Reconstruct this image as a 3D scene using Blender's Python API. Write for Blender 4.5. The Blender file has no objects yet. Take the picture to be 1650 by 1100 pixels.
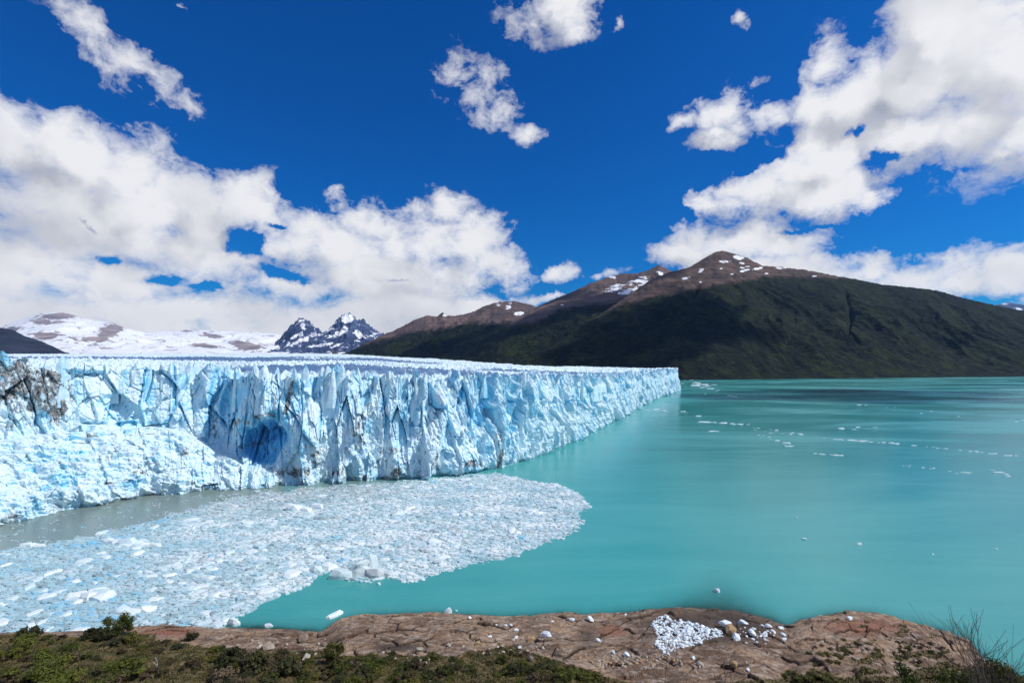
import bpy, bmesh, math, random
import numpy as np
from mathutils import Vector, Matrix

# ------------------------------------------------------------------ camera, sky, sun, exposure
sc = bpy.context.scene
COL = sc.collection
F = 825.0            # focal length in pixels of the 1650 px wide photograph
HOR = 587.0          # row of the horizon
CX = 825.0
CAMZ = 66.0          # eye height above the lake (m)

cam_data = bpy.data.cameras.new('camera')
cam_data.sensor_width = 36.0
cam_data.lens = 36.0 * F / 1650.0
cam_data.shift_y = (HOR - 550.0) / 1650.0
cam_data.clip_start = 0.5
cam_data.clip_end = 60000.0
cam = bpy.data.objects.new('camera', cam_data)
COL.objects.link(cam)
cam.location = (0, 0, CAMZ)
cam.rotation_euler = (math.radians(90), 0, 0)
sc.camera = cam

SUN = Vector((0.86, -0.14, 1.0)).normalized()      # towards the sun
SUN_EL = math.asin(SUN.z)
SUN_AZ = math.atan2(SUN.x, SUN.y)                   # clockwise from +Y
sun_data = bpy.data.lights.new('sun', 'SUN')
sun_data.energy = 3.7
sun_data.angle = math.radians(0.53)
sun_data.color = (1.0, 0.955, 0.89)
sun = bpy.data.objects.new('sun', sun_data)
COL.objects.link(sun)
sun.rotation_euler = (-SUN).to_track_quat('-Z', 'Y').to_euler()

sc.view_settings.view_transform = 'Standard'
sc.view_settings.look = 'None'
sc.view_settings.gamma = 1.0
sc.view_settings.exposure = 0.0
sc.view_settings.use_curve_mapping = False
sc.cycles.use_denoising = True
sc.cycles.max_bounces = 8
sc.cycles.diffuse_bounces = 5
sc.cycles.glossy_bounces = 2
sc.cycles.transparent_max_bounces = 8
sc.cycles.volume_bounces = 0

# ------------------------------------------------------------------ node helpers
class NT:
    """small helper round a node tree"""
    def __init__(self, tree):
        self.t = tree
        tree.nodes.clear()
    def n(self, typ, ins=None, **kw):
        nd = self.t.nodes.new(typ)
        for k, v in kw.items():
            setattr(nd, k, v)
        for k, v in (ins or {}).items():
            self.set(nd, k, v)
        return nd
    def set(self, nd, k, v):
        s = nd.inputs[k]
        if hasattr(v, 'is_linked') or isinstance(v, bpy.types.NodeSocket):
            self.t.links.new(v, s)
        elif isinstance(v, bpy.types.Node):
            self.t.links.new(v.outputs[0], s)
        else:
            s.default_value = v
    def math(self, op, a, b=0.0, c=0.0, clamp=False):
        nd = self.n('ShaderNodeMath', operation=op, use_clamp=clamp)
        self.set(nd, 0, a); self.set(nd, 1, b); self.set(nd, 2, c)
        return nd.outputs[0]
    def vmath(self, op, a, b=None, c=None):
        nd = self.n('ShaderNodeVectorMath', operation=op)
        self.set(nd, 0, a)
        if b is not None: self.set(nd, 1, b)
        if c is not None: self.set(nd, 2, c)
        return nd.outputs['Value'] if op in ('LENGTH', 'DOT_PRODUCT') else nd.outputs[0]
    def noise(self, vec, scale, detail=4.0, rough=0.55, dist=0.0):
        nd = self.n('ShaderNodeTexNoise', {'Vector': vec, 'Scale': scale, 'Detail': detail, 'Roughness': rough, 'Distortion': dist})
        return nd.outputs[0]
    def mapr(self, v, a, b, c=0.0, d=1.0, smooth=True):
        nd = self.n('ShaderNodeMapRange', {'Value': v, 'From Min': a, 'From Max': b, 'To Min': c, 'To Max': d})
        nd.interpolation_type = 'SMOOTHSTEP' if smooth else 'LINEAR'
        return nd.outputs[0]
    def mix(self, fac, a, b, blend='MIX'):
        nd = self.n('ShaderNodeMix', data_type='RGBA', blend_type=blend)
        self.set(nd, 0, fac); self.set(nd, 6, a); self.set(nd, 7, b)
        return nd.outputs[2]
    def attr(self, name, vec=False):
        nd = self.n('ShaderNodeAttribute', attribute_name=name)
        return nd.outputs['Color' if vec else 'Fac']
    def scaled(self, vec, s):
        return self.vmath('MULTIPLY', vec, s)

def rgb(r, g, b): return (r, g, b, 1.0)

def material(name):
    m = bpy.data.materials.new(name)
    m.use_nodes = True
    return m, NT(m.node_tree)

# ------------------------------------------------------------------ world: Nishita sky and clouds by direction
def az_el(px, py):
    u = (px - CX) / F
    az = math.atan(u)
    el = math.atan((HOR - py) / F * math.cos(az))
    return az, el

CLOUDS = [  # px, py, rx, ry, weight
 (100,548,420,60,1.0),(430,545,330,45,1.0),(350,425,130,50,.9),(190,455,170,50,.95),(470,455,130,36,.9),(620,440,140,46,.95),(180,330,130,80,1.0),(330,370,90,50,.9),(500,370,70,40,.8),(640,400,70,44,.9),
 (-120,300,190,190,1.0),(20,235,120,90,1.0),(110,250,110,80,1.0),(200,275,90,80,1.0),(245,320,80,70,1.0),(120,340,180,90,1.0),
 (-60,430,200,110,1.0),(60,440,150,60,1.0),(320,340,85,60,.95),(400,335,70,48,.85),(455,340,45,30,.6),(300,400,75,45,.85),(225,375,95,55,1.0),
 (60,515,300,70,1.0),(300,520,260,52,1.0),(500,515,220,50,1.0),(640,505,150,40,1.0),(735,487,75,16,.8),
 (470,395,95,38,.95),(560,400,90,50,1.0),(600,355,75,42,.8),(540,320,50,35,.42),(690,395,85,48,1.0),(660,330,45,24,.4),(760,390,60,45,.95),(800,425,50,26,.85),(720,330,40,28,.5),(710,430,100,32,.9),
 (890,435,34,15,.75),(890,483,45,9,.6),(970,445,35,18,.35),
 (150,50,60,60,.46),(195,95,60,50,.46),(240,140,58,40,.44),(285,165,48,28,.42),(275,8,35,14,.3),
 (735,118,50,26,.32),(775,145,56,32,.36),(805,182,56,32,.38),(850,212,48,20,.40),
 (910,0,80,45,.75),(860,45,45,38,.5),(945,40,45,32,.5),(1005,48,16,14,.3),(545,18,12,14,.15),(1215,16,14,14,.3),
 (1640,90,190,140,1.0),(1700,200,120,60,.9),(1530,40,90,90,.95),(1480,130,90,75,1.0),(1560,190,110,60,1.0),(1480,215,75,40,.9),(1640,245,40,22,.6),
 (1390,150,90,55,.95),(1310,160,80,50,.9),(1240,170,60,38,.8),(1165,185,50,34,.75),(1110,200,32,20,.55),(1160,225,38,16,.6),(1320,105,42,40,.6),
 (1330,245,70,48,1.0),(1260,275,85,50,1.0),(1215,315,85,42,1.0),(1310,310,80,45,1.0),(1370,300,50,38,.9),(1405,322,32,20,.8),(1140,335,48,22,.75),
 (1110,380,55,28,.75),(1090,405,55,22,.7),(1200,385,95,38,.95),(1270,395,75,34,.95),(1220,440,150,40,1.0),
 (1400,425,75,24,.9),(1470,440,110,32,.95),(1560,450,90,22,.85),(1630,440,70,34,.95),(1720,450,110,50,1.0),
]
HOLES = [(1185,262,80,20,.7),(1120,300,70,26,.6),(1100,350,40,12,.4),(1250,222,40,9,.5),(1300,365,110,8,.35),(1060,330,60,40,.5),(470,300,60,30,.4),(388,388,46,36,.55),(165,412,40,22,.45),(250,452,90,20,.45),(330,465,60,16,.4),(460,441,90,16,.5),(440,360,40,10,.4),(130,355,32,7,.4),(1390,215,40,14,.5),(1440,255,45,16,.45),(640,455,60,8,.3)]

def build_world():
    w = bpy.data.worlds.new('World')
    sc.world = w
    w.use_nodes = True
    T = NT(w.node_tree)
    tc = T.n('ShaderNodeTexCoord')
    d = T.vmath('NORMALIZE', tc.outputs['Generated'])
    sky = T.n('ShaderNodeTexSky', sky_type='NISHITA')
    sky.sun_disc = False
    sky.sun_elevation = SUN_EL
    sky.sun_rotation = SUN_AZ
    sky.altitude = 300.0
    sky.air_density = 1.0
    sky.dust_density = 0.7
    sky.ozone_density = 2.2
    hs = T.n('ShaderNodeHueSaturation', {'Saturation': SKY_SAT, 'Value': SKY_VAL, 'Hue': 0.502, 'Color': sky.outputs[0]})
    skyc = T.vmath('MULTIPLY', hs.outputs[0], (0.03, 0.73, 1.42))     # polarised blue
    sep = T.n('ShaderNodeSeparateXYZ', {0: d})
    az = T.math('ARCTAN2', sep.outputs[0], sep.outputs[1])
    el = T.math('ARCSINE', sep.outputs[2])
    # domain warp keeps the outlines ragged
    wn = T.n('ShaderNodeTexNoise', {'Vector': d, 'Scale': 6.0, 'Detail': 6.0, 'Roughness': 0.62})
    warp = T.vmath('MULTIPLY', T.vmath('SUBTRACT', wn.outputs[1], (0.5, 0.5, 0.5)), (0.16, 0.13, 0.0))
    p = T.vmath('ADD', T.n('ShaderNodeCombineXYZ', {0: az, 1: el, 2: 0.0}).outputs[0], warp)
    def union(lst, p=p):
        acc = None
        for px, py, rx, ry, wt in lst:
            a, e = az_el(px, py)
            c = math.cos(a)
            g = 1.12 if wt >= 0.8 else 1.0
            ra, re = g * rx / F * c * c, g * ry / F * c
            q = T.vmath('MULTIPLY_ADD', p, (1 / ra, 1 / re, 0), (-a / ra, -e / re, 0))
            v = T.math('MULTIPLY_ADD', T.vmath('LENGTH', q), -max(wt, 0.62), wt)
            acc = v if acc is None else T.math('SMOOTH_MAX', acc, v, 0.12)
        return acc
    m = union(CLOUDS)
    h = union(HOLES)
    # the same masses a little nearer the sun: where they thin out sunwards a cloud is lit, where they thicken it is shaded
    msun = union([c for c in CLOUDS if c[4] >= 0.7], T.vmath('ADD', p, (0.035, 0.045, 0.0)))
    # beyond the frame the same kind of broken cumulus goes on
    far = T.noise(d, 2.6, 3.0, 0.5)
    cosd = sep.outputs[1]
    outside = T.math('MAXIMUM', T.mapr(cosd, 0.66, 0.45), T.mapr(sep.outputs[2], 0.62, 0.74))
    gen = T.math('MULTIPLY', T.mapr(far, 0.47, 0.75, -0.3, 0.9, False), outside)
    m = T.math('SUBTRACT', m, T.math('MULTIPLY', T.math('MAXIMUM', h, 0.0), 2.0))
    m = T.math('MAXIMUM', m, T.math('SUBTRACT', gen, T.mapr(outside, 0.0, 1.0, 1.0, 0.0)))
    m = T.math('MAXIMUM', m, -0.6)
    # small-scale cloud texture, a little stretched sideways; filaments come from warping the noise by itself
    dd = T.vmath('MULTIPLY', d, (1.0, 1.0, 1.35))
    fw = T.n('ShaderNodeTexNoise', {'Vector': dd, 'Scale': 16.0, 'Detail': 4.0, 'Roughness': 0.55})
    dw = T.vmath('MULTIPLY_ADD', T.vmath('SUBTRACT', fw.outputs[1], (0.5, 0.5, 0.5)), (0.05, 0.05, 0.05), dd)
    n1 = T.n('ShaderNodeTexNoise', {'Vector': dw, 'Scale': 6.5, 'Detail': 13.0, 'Roughness': 0.64}).outputs[0]
    n3 = T.noise(dw, 22.0, 8.0, 0.66)
    m2 = T.math('MINIMUM', T.math('MULTIPLY', m, 1.45), 1.3)
    tex = T.math('ADD', T.math('MULTIPLY', T.math('SUBTRACT', n1, 0.5), 4.2), T.math('MULTIPLY', T.math('SUBTRACT', n3, 0.5), 1.35))
    dens = T.math('ADD', m2, tex)
    cov = T.mapr(dens, -0.12, 1.05, smooth=False)
    cov = T.math('MULTIPLY', cov, T.math('SUBTRACT', 2.0, cov))
    cov = T.math('MULTIPLY', cov, T.mapr(m, -0.62, 0.0))
    # light and shade: broad billows compared with the same billows a little nearer the sun
    s1 = T.n('ShaderNodeTexNoise', {'Vector': dw, 'Scale': 5.0, 'Detail': 4.0, 'Roughness': 0.5}).outputs[0]
    sh = T.vmath('ADD', dw, tuple(0.05 * x for x in (0.75, 0.1, 1.1)))
    s2 = T.n('ShaderNodeTexNoise', {'Vector': sh, 'Scale': 5.0, 'Detail': 4.0, 'Roughness': 0.5}).outputs[0]
    relief = T.math('SUBTRACT', s1, s2)
    broad = T.mapr(T.noise(dd, 3.2, 3.0, 0.5), 0.38, 0.66)
    low = T.mapr(sep.outputs[2], 0.04, 0.28)          # low clouds are seen on their sunny sides
    core = T.mapr(dens, 0.3, 1.0)
    dk = T.math('MULTIPLY', T.math('MULTIPLY', broad, low), core)
    form = T.math('SUBTRACT', T.math('MAXIMUM', m, 0.0), T.math('MAXIMUM', msun, 0.0))
    form = T.math('MULTIPLY', T.mapr(form, -0.55, 0.35, -0.55, 0.30), low)
    shade = T.math('ADD', T.math('MULTIPLY', relief, 1.5), T.math('MULTIPLY_ADD', dk, -0.20, 0.84))
    shade = T.math('ADD', shade, form, clamp=True)
    cc = T.mix(shade, rgb(0.40, 0.43, 0.51), rgb(0.90, 0.905, 0.93))
    ccs = T.vmath('MULTIPLY', cc, (CLOUD_GAIN,) * 3)
    final = T.mix(cov, skyc, ccs)
    # below the horizon the sheet of lake and land is real geometry; the sky just ends
    bg = T.n('ShaderNodeBackground', {'Color': final, 'Strength': SKY_STR})
    out = T.n('ShaderNodeOutputWorld', {0: bg.outputs[0]})
    w.cycles.sampling_method = 'MANUAL'
    w.cycles.sample_map_resolution = 512

SKY_STR = 0.10
SKY_SAT = 1.25
SKY_VAL = 0.72
CLOUD_GAIN = 9.8
build_world()

# ------------------------------------------------------------------ numpy noise
def _h(ix, iy, seed):
    a = (ix.astype(np.int64) * 374761393 + iy.astype(np.int64) * 668265263 + seed * 1442695041) & 0xffffffff
    a = ((a ^ (a >> 13)) * 1274126177) & 0xffffffff
    a = ((a ^ (a >> 16)) * 2246822519) & 0xffffffff
    return (a ^ (a >> 15)) & 0xffffffff
def h01(ix, iy, seed): return _h(ix, iy, seed) / 4294967295.0

def perlin(x, y, seed=0):
    x = np.asarray(x, float); y = np.asarray(y, float)
    ix = np.floor(x); iy = np.floor(y)
    fx = x - ix; fy = y - iy
    ix = ix.astype(np.int64); iy = iy.astype(np.int64)
    u = fx * fx * fx * (fx * (fx * 6 - 15) + 10); v = fy * fy * fy * (fy * (fy * 6 - 15) + 10)
    def g(dx, dy):
        a = h01(ix + dx, iy + dy, seed) * 2 * np.pi
        return np.cos(a) * (fx - dx) + np.sin(a) * (fy - dy)
    a = g(0, 0); b = g(1, 0); c = g(0, 1); e = g(1, 1)
    return (a + u * (b - a) + v * (c - a) + u * v * (a - b - c + e)) * 1.5
def fbm(x, y, oct=5, gain=0.5, seed=0, lac=2.03):
    s = 0; a = 1.0; t = 0
    for i in range(oct):
        s = s + a * perlin(x, y, seed + i * 17); t += a
        x = x * lac + 13.7; y = y * lac - 7.3; a *= gain
    return s / t
def ridged(x, y, oct=4, gain=0.5, seed=0):
    s = 0; a = 1.0; t = 0
    for i in range(oct):
        s = s + a * (1 - np.minimum(1, 1.6 * np.abs(perlin(x, y, seed + i * 23)))); t += a
        x = x * 2.1 + 5.2; y = y * 2.1 + 1.3; a *= gain
    return s / t
def voronoi(x, y, seed=0, jit=0.9):
    x = np.asarray(x, float); y = np.asarray(y, float)
    ix = np.floor(x).astype(np.int64); iy = np.floor(y).astype(np.int64)
    f1 = np.full(x.shape, 9e9); f2 = np.full(x.shape, 9e9)
    cx = np.zeros(x.shape); cy = np.zeros(x.shape)
    gx = np.zeros(x.shape, np.int64); gy = np.zeros(x.shape, np.int64)
    for dx in (-1, 0, 1):
        for dy in (-1, 0, 1):
            jx = ix + dx; jy = iy + dy
            px = jx + 0.5 + jit * (h01(jx, jy, seed) - 0.5)
            py = jy + 0.5 + jit * (h01(jx, jy, seed + 7) - 0.5)
            dd = (x - px) ** 2 + (y - py) ** 2
            near = dd < f1
            f2 = np.where(near, f1, np.minimum(f2, dd))
            f1 = np.where(near, dd, f1)
            cx = np.where(near, px, cx); cy = np.where(near, py, cy)
            gx = np.where(near, jx, gx); gy = np.where(near, jy, gy)
    return np.sqrt(f1), np.sqrt(f2), cx, cy, gx, gy
def sstep(a, b, x):
    t = np.clip((x - a) / (b - a), 0, 1)
    return t * t * (3 - 2 * t)
def in_poly(px, py, poly):
    inside = np.zeros(px.shape, bool)
    n = len(poly)
    for i in range(n):
        x0, y0 = poly[i]; x1, y1 = poly[(i + 1) % n]
        cond = ((y0 > py) != (y1 > py)) & (px < (x1 - x0) * (py - y0) / ((y1 - y0) if y1 != y0 else 1e-9) + x0)
        inside ^= cond
    return inside
def I(x, pts, k=1):
    a = np.array(pts, float)
    return np.interp(x, a[:, 0], a[:, k])

def smooth1(a, k):
    w = np.hanning(2 * k + 1); w /= w.sum()
    return np.convolve(np.pad(a, k, mode='edge'), w, mode='valid')

# ------------------------------------------------------------------ object helpers
def props(o, label=None, cat=None, group=None, kind=None):
    if label: o['label'] = label
    if cat: o['category'] = cat
    if group: o['group'] = group
    if kind: o['kind'] = kind
    return o
def link(name, mesh, parent=None, mat=None):
    o = bpy.data.objects.new(name, mesh)
    COL.objects.link(o)
    if parent is not None: o.parent = parent
    if mat is not None and mesh is not None and len(mesh.materials) == 0: mesh.materials.append(mat)
    return o
def empty(name, loc=(0, 0, 0), rz=0.0):
    o = bpy.data.objects.new(name, None)
    COL.objects.link(o)
    o.location = loc; o.rotation_euler = (0, 0, rz)
    o.empty_display_size = 0.5
    return o
def mesh_np(name, verts, faces, smooth=False, attrs=None):
    """faces: (n,3) or (n,4) int array"""
    me = bpy.data.meshes.new(name)
    verts = np.asarray(verts, np.float32); faces = np.asarray(faces, np.int32)
    k = faces.shape[1]
    me.vertices.add(len(verts)); me.loops.add(faces.size); me.polygons.add(len(faces))
    me.vertices.foreach_set('co', verts.ravel())
    me.loops.foreach_set('vertex_index', faces.ravel())
    me.polygons.foreach_set('loop_start', np.arange(0, faces.size, k, dtype=np.int32))
    me.polygons.foreach_set('use_smooth', np.full(len(faces), smooth, bool))
    for an, av in (attrs or {}).items():
        at = me.attributes.new(an, 'FLOAT', 'POINT')
        at.data.foreach_set('value', np.asarray(av, np.float32).ravel())
    me.update(calc_edges=True)
    return me
def grid_faces(nr, nc):
    r = np.arange(nr - 1)[:, None]; c = np.arange(nc - 1)[None, :]
    a = (r * nc + c).ravel()
    return np.stack([a, a + 1, a + nc + 1, a + nc], 1)
def grid_mesh(name, X, Y, Z, smooth=True, attrs=None, flip=False):
    nr, nc = X.shape
    f = grid_faces(nr, nc)
    if flip: f = f[:, ::-1]
    return mesh_np(name, np.stack([X.ravel(), Y.ravel(), Z.ravel()], 1), f, smooth,
                   {k: v.ravel() for k, v in (attrs or {}).items()})
def hull_mesh(name, pts):
    bm = bmesh.new()
    for p in pts: bm.verts.new(p)
    r = bmesh.ops.convex_hull(bm, input=bm.verts[:])
    bad = [v for v in bm.verts if not v.link_faces]
    bmesh.ops.delete(bm, geom=bad, context='VERTS')
    bmesh.ops.recalc_face_normals(bm, faces=bm.faces[:])
    me = bpy.data.meshes.new(name); bm.to_mesh(me); bm.free()
    return me
def to_px(X, Y, Z):
    return CX + F * X / Y, HOR + F * (CAMZ - Z) / Y
def at_water(px, py):
    Y = CAMZ * F / (py - HOR)
    return (px - CX) / F * Y, Y

# ------------------------------------------------------------------ materials
def mat_ice():
    m, T = material('glacier_ice')
    geo = T.n('ShaderNodeNewGeometry')
    P = geo.outputs['Position']
    nz = T.n('ShaderNodeSeparateXYZ', {0: geo.outputs['True Normal']}).outputs[2]
    Pv = T.scaled(P, (0.16, 0.16, 0.035))
    a = T.noise(Pv, 1.0, 5.0, 0.6, 0.4)
    b = T.noise(T.scaled(P, (0.35, 0.35, 0.16)), 1.0, 6.0, 0.62)
    blue = T.mapr(T.math('ADD', T.math('MULTIPLY', a, 0.6), T.math('MULTIPLY', b, 0.4)), 0.42, 0.62)
    fresh_shade = T.attr('fresh_shade')
    vast = T.mapr(T.noise(T.scaled(P, (0.03, 0.03, 0.018)), 1.0, 3.0, 0.5), 0.36, 0.62, 0.22, 1.0)
    blue = T.math('ADD', T.math('MULTIPLY', blue, vast), fresh_shade, clamp=True)
    crust = T.mapr(nz, 0.25, 0.75)                      # weathered, snowy crust lies on the flat tops
    blue = T.math('MULTIPLY', blue, T.math('MULTIPLY_ADD', crust, -0.85, 1.0))
    c = T.mix(blue, rgb(0.735, 0.865, 0.905), rgb(0.22, 0.65, 0.86))
    deep = T.mapr(fresh_shade, 0.45, 1.0)
    c = T.mix(deep, c, rgb(0.14, 0.48, 0.76))  # deepest blue: bare ice plus painted shade of joints and hollows
    # rock flour and dirt bands
    dn = T.noise(T.scaled(P, (0.3, 0.3, 0.2)), 1.0, 7.0, 0.68, 0.8)
    dirt = T.mapr(T.math('ADD', T.attr('dirt'), T.math('MULTIPLY', T.math('SUBTRACT', dn, 0.5), 2.6)), 0.34, 0.60)
    dirt = T.math('MULTIPLY', dirt, T.mapr(T.attr('dirt'), 0.02, 0.2))
    dk = T.noise(T.scaled(P, (0.9, 0.9, 0.6)), 1.0, 4.0, 0.6)
    c = T.mix(T.math('MULTIPLY', dirt, 0.9), c, T.mix(T.mapr(dk, 0.35, 0.65), rgb(0.07, 0.064, 0.058), rgb(0.36, 0.345, 0.33)))
    f1 = T.noise(P, 0.55, 9.0, 0.66)
    f2 = T.n('ShaderNodeTexVoronoi', {'Vector': T.scaled(P, (0.55, 0.55, 0.3)), 'Scale': 1.0}, feature='F1').outputs[0]
    bmp = T.n('ShaderNodeBump', {'Height': T.math('ADD', f1, T.math('MULTIPLY', f2, 0.35)), 'Strength': 0.75, 'Distance': 1.1})
    s = T.n('ShaderNodeBsdfPrincipled', {'Base Color': c, 'Roughness': 0.5, 'Specular IOR Level': 0.3, 'Normal': bmp.outputs[0]})
    T.n('ShaderNodeOutputMaterial', {0: s.outputs[0]})
    return m

def mat_floe():
    m, T = material('floe_ice')
    geo = T.n('ShaderNodeNewGeometry')
    P = geo.outputs['Position']
    oi = T.n('ShaderNodeObjectInfo').outputs['Random']
    t = T.math('ADD', T.attr('tone'), T.math('MULTIPLY', oi, 0.35))
    n = T.noise(P, 0.5, 4.0, 0.6)
    t = T.math('ADD', t, T.math('MULTIPLY', T.math('SUBTRACT', n, 0.5), 0.5))
    c = T.mix(T.mapr(t, 0.05, 0.6), rgb(0.80, 0.875, 0.885), rgb(0.42, 0.62, 0.68))
    c = T.mix(T.mapr(t, 0.8, 1.15), c, rgb(0.22, 0.58, 0.80))
    c = T.mix(T.math('MULTIPLY', T.attr('dirt'), 0.75), c, rgb(0.20, 0.21, 0.21))
    bmp = T.n('ShaderNodeBump', {'Height': T.noise(P, 1.6, 6.0, 0.65), 'Strength': 0.6, 'Distance': 0.5})
    s = T.n('ShaderNodeBsdfPrincipled', {'Base Color': c, 'Roughness': 0.5, 'Specular IOR Level': 0.3, 'Normal': bmp.outputs[0]})
    T.n('ShaderNodeOutputMaterial', {0: s.outputs[0]})
    return m

def mat_water():
    m, T = material('glacial_lake_water')
    P = T.n('ShaderNodeNewGeometry').outputs['Position']
    big = T.noise(T.scaled(P, (0.0022, 0.006, 0)), 1.0, 4.0, 0.55, 0.6)
    med = T.noise(T.scaled(P, (0.012, 0.05, 0)), 1.0, 4.0, 0.55, 0.8)
    mixv = T.math('ADD', T.math('MULTIPLY', big, 0.78), T.math('MULTIPLY', med, 0.22))
    c = T.mix(T.mapr(mixv, 0.36, 0.64), rgb(0.040, 0.305, 0.295), rgb(0.090, 0.385, 0.370))
    silt = T.attr('silt')
    sn = T.noise(T.scaled(P, (0.03, 0.06, 0)), 1.0, 5.0, 0.6, 0.8)
    c = T.mix(T.mapr(T.math('ADD', silt, T.math('MULTIPLY', T.math('SUBTRACT', sn, 0.5), 0.5)), 0.2, 0.75), c, rgb(0.20, 0.26, 0.235))
    slush = T.math('ADD', T.attr('slush'), T.math('MULTIPLY', T.math('SUBTRACT', T.noise(P, 0.12, 6.0, 0.65), 0.5), 1.0))
    c = T.mix(T.mapr(slush, 0.45, 0.85, 0.0, 0.8), c, rgb(0.46, 0.60, 0.62))
    # wind ripples, fading where they get finer than the eye sees
    rip = T.noise(T.scaled(P, (0.35, 0.9, 0)), 1.0, 6.0, 0.6, 0.3)
    wv = T.noise(T.scaled(P, (0.05, 0.12, 0)), 1.0, 3.0, 0.5)
    bmp = T.n('ShaderNodeBump', {'Height': T.math('ADD', rip, wv), 'Strength': 0.28, 'Distance': 0.35})
    rough = T.mapr(mixv, 0.4, 0.6, 0.12, 0.26)
    s = T.n('ShaderNodeBsdfPrincipled', {'Base Color': c, 'Roughness': rough, 'IOR': 1.33, 'Specular IOR Level': 0.42, 'Normal': bmp.outputs[0]})
    tr = T.n('ShaderNodeBsdfTransparent', {'Color': rgb(0.55, 0.80, 0.80)})
    op = T.math('SUBTRACT', 1.0, T.math('POWER', 2.718, T.math('MULTIPLY', T.attr('depth'), -1.3)), clamp=True)
    op = T.math('MAXIMUM', op, 0.12)
    mx = T.n('ShaderNodeMixShader', {0: op, 1: tr.outputs[0], 2: s.outputs[0]})
    T.n('ShaderNodeOutputMaterial', {0: mx.outputs[0]})
    return m

def mat_mountain(name, forest=(0.004, 0.008, 0.005), forest2=(0.016, 0.024, 0.009), rock=(0.155, 0.105, 0.085), rock2=(0.075, 0.058, 0.052), snowc=(0.86, 0.88, 0.91), k=1.0):
    m, T = material(name)
    geo = T.n('ShaderNodeNewGeometry')
    P = geo.outputs['Position']
    n1 = T.noise(P, 0.004 * k, 8.0, 0.62)
    n2 = T.noise(P, 0.022 * k, 6.0, 0.65)
    # canopy: crowns a few metres across
    cr = T.n('ShaderNodeTexVoronoi', {'Vector': P, 'Scale': 0.06 * k}, feature='F1').outputs[0]
    streak = T.noise(T.scaled(P, (0.006 * k, 0.002 * k, 0.006 * k)), 1.0, 5.0, 0.6, 0.5)
    fc = T.mix(T.mapr(T.math('ADD', T.math('MULTIPLY', n2, 0.5), T.math('MULTIPLY', streak, 0.5)), 0.43, 0.60), rgb(*forest), rgb(*forest2))
    cell = T.n('ShaderNodeTexVoronoi', {'Vector': P, 'Scale': 0.045 * k}, feature='F1').outputs['Color']
    fc = T.mix(0.55, fc, T.mix(1.0, fc, T.mix(T.mapr(T.n('ShaderNodeSeparateXYZ', {0: cell}).outputs[0], 0.0, 1.0), rgb(0.25, 0.25, 0.3), rgb(1.9, 1.8, 1.3)), 'MULTIPLY'))
    rc = T.mix(T.mapr(n1, 0.38, 0.62), rgb(*rock2), rgb(*rock))
    strata = T.noise(T.scaled(P, (0.004 * k, 0.004 * k, 0.05 * k)), 1.0, 5.0, 0.6, 0.6)
    rc = T.mix(T.mapr(strata, 0.42, 0.62, 0.0, 0.55), rc, rgb(*(x * 0.62 for x in rock2)))
    tr = T.math('ADD', T.attr('trees'), T.math('MULTIPLY', T.math('SUBTRACT', T.math('ADD', T.math('MULTIPLY', n1, 0.4), T.math('MULTIPLY', n2, 0.6)), 0.5), 2.6))
    c = T.mix(T.mapr(tr, -0.35, 0.30), rc, fc)
    sn = T.math('ADD', T.attr('snow'), T.math('MULTIPLY', T.mapr(T.math('ABSOLUTE', T.attr('snow')), 0.0, 0.3), T.math('SUBTRACT', T.noise(T.scaled(P, (1.0, 1.0, 1.8)), 0.011 * k, 9.0, 0.68, 0.6), 0.5)))
    sn = T.math('MULTIPLY_ADD', T.math('SUBTRACT', sn, T.attr('snow')), 4.4, T.attr('snow'))
    snf = T.mapr(sn, 0.27, 0.37)
    c = T.mix(snf, c, rgb(*snowc))
    hgt = T.math('ADD', T.math('MULTIPLY', n2, 1.0), T.math('MULTIPLY', cr, T.mapr(tr, -0.1, 0.2, 0.05, 0.45)))
    bmp = T.n('ShaderNodeBump', {'Height': hgt, 'Strength': 0.9, 'Distance': 16.0 / k})
    s = T.n('ShaderNodeBsdfPrincipled', {'Base Color': c, 'Roughness': 0.9, 'Specular IOR Level': 0.1, 'Normal': bmp.outputs[0]})
    T.n('ShaderNodeOutputMaterial', {0: s.outputs[0]})
    return m

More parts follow.
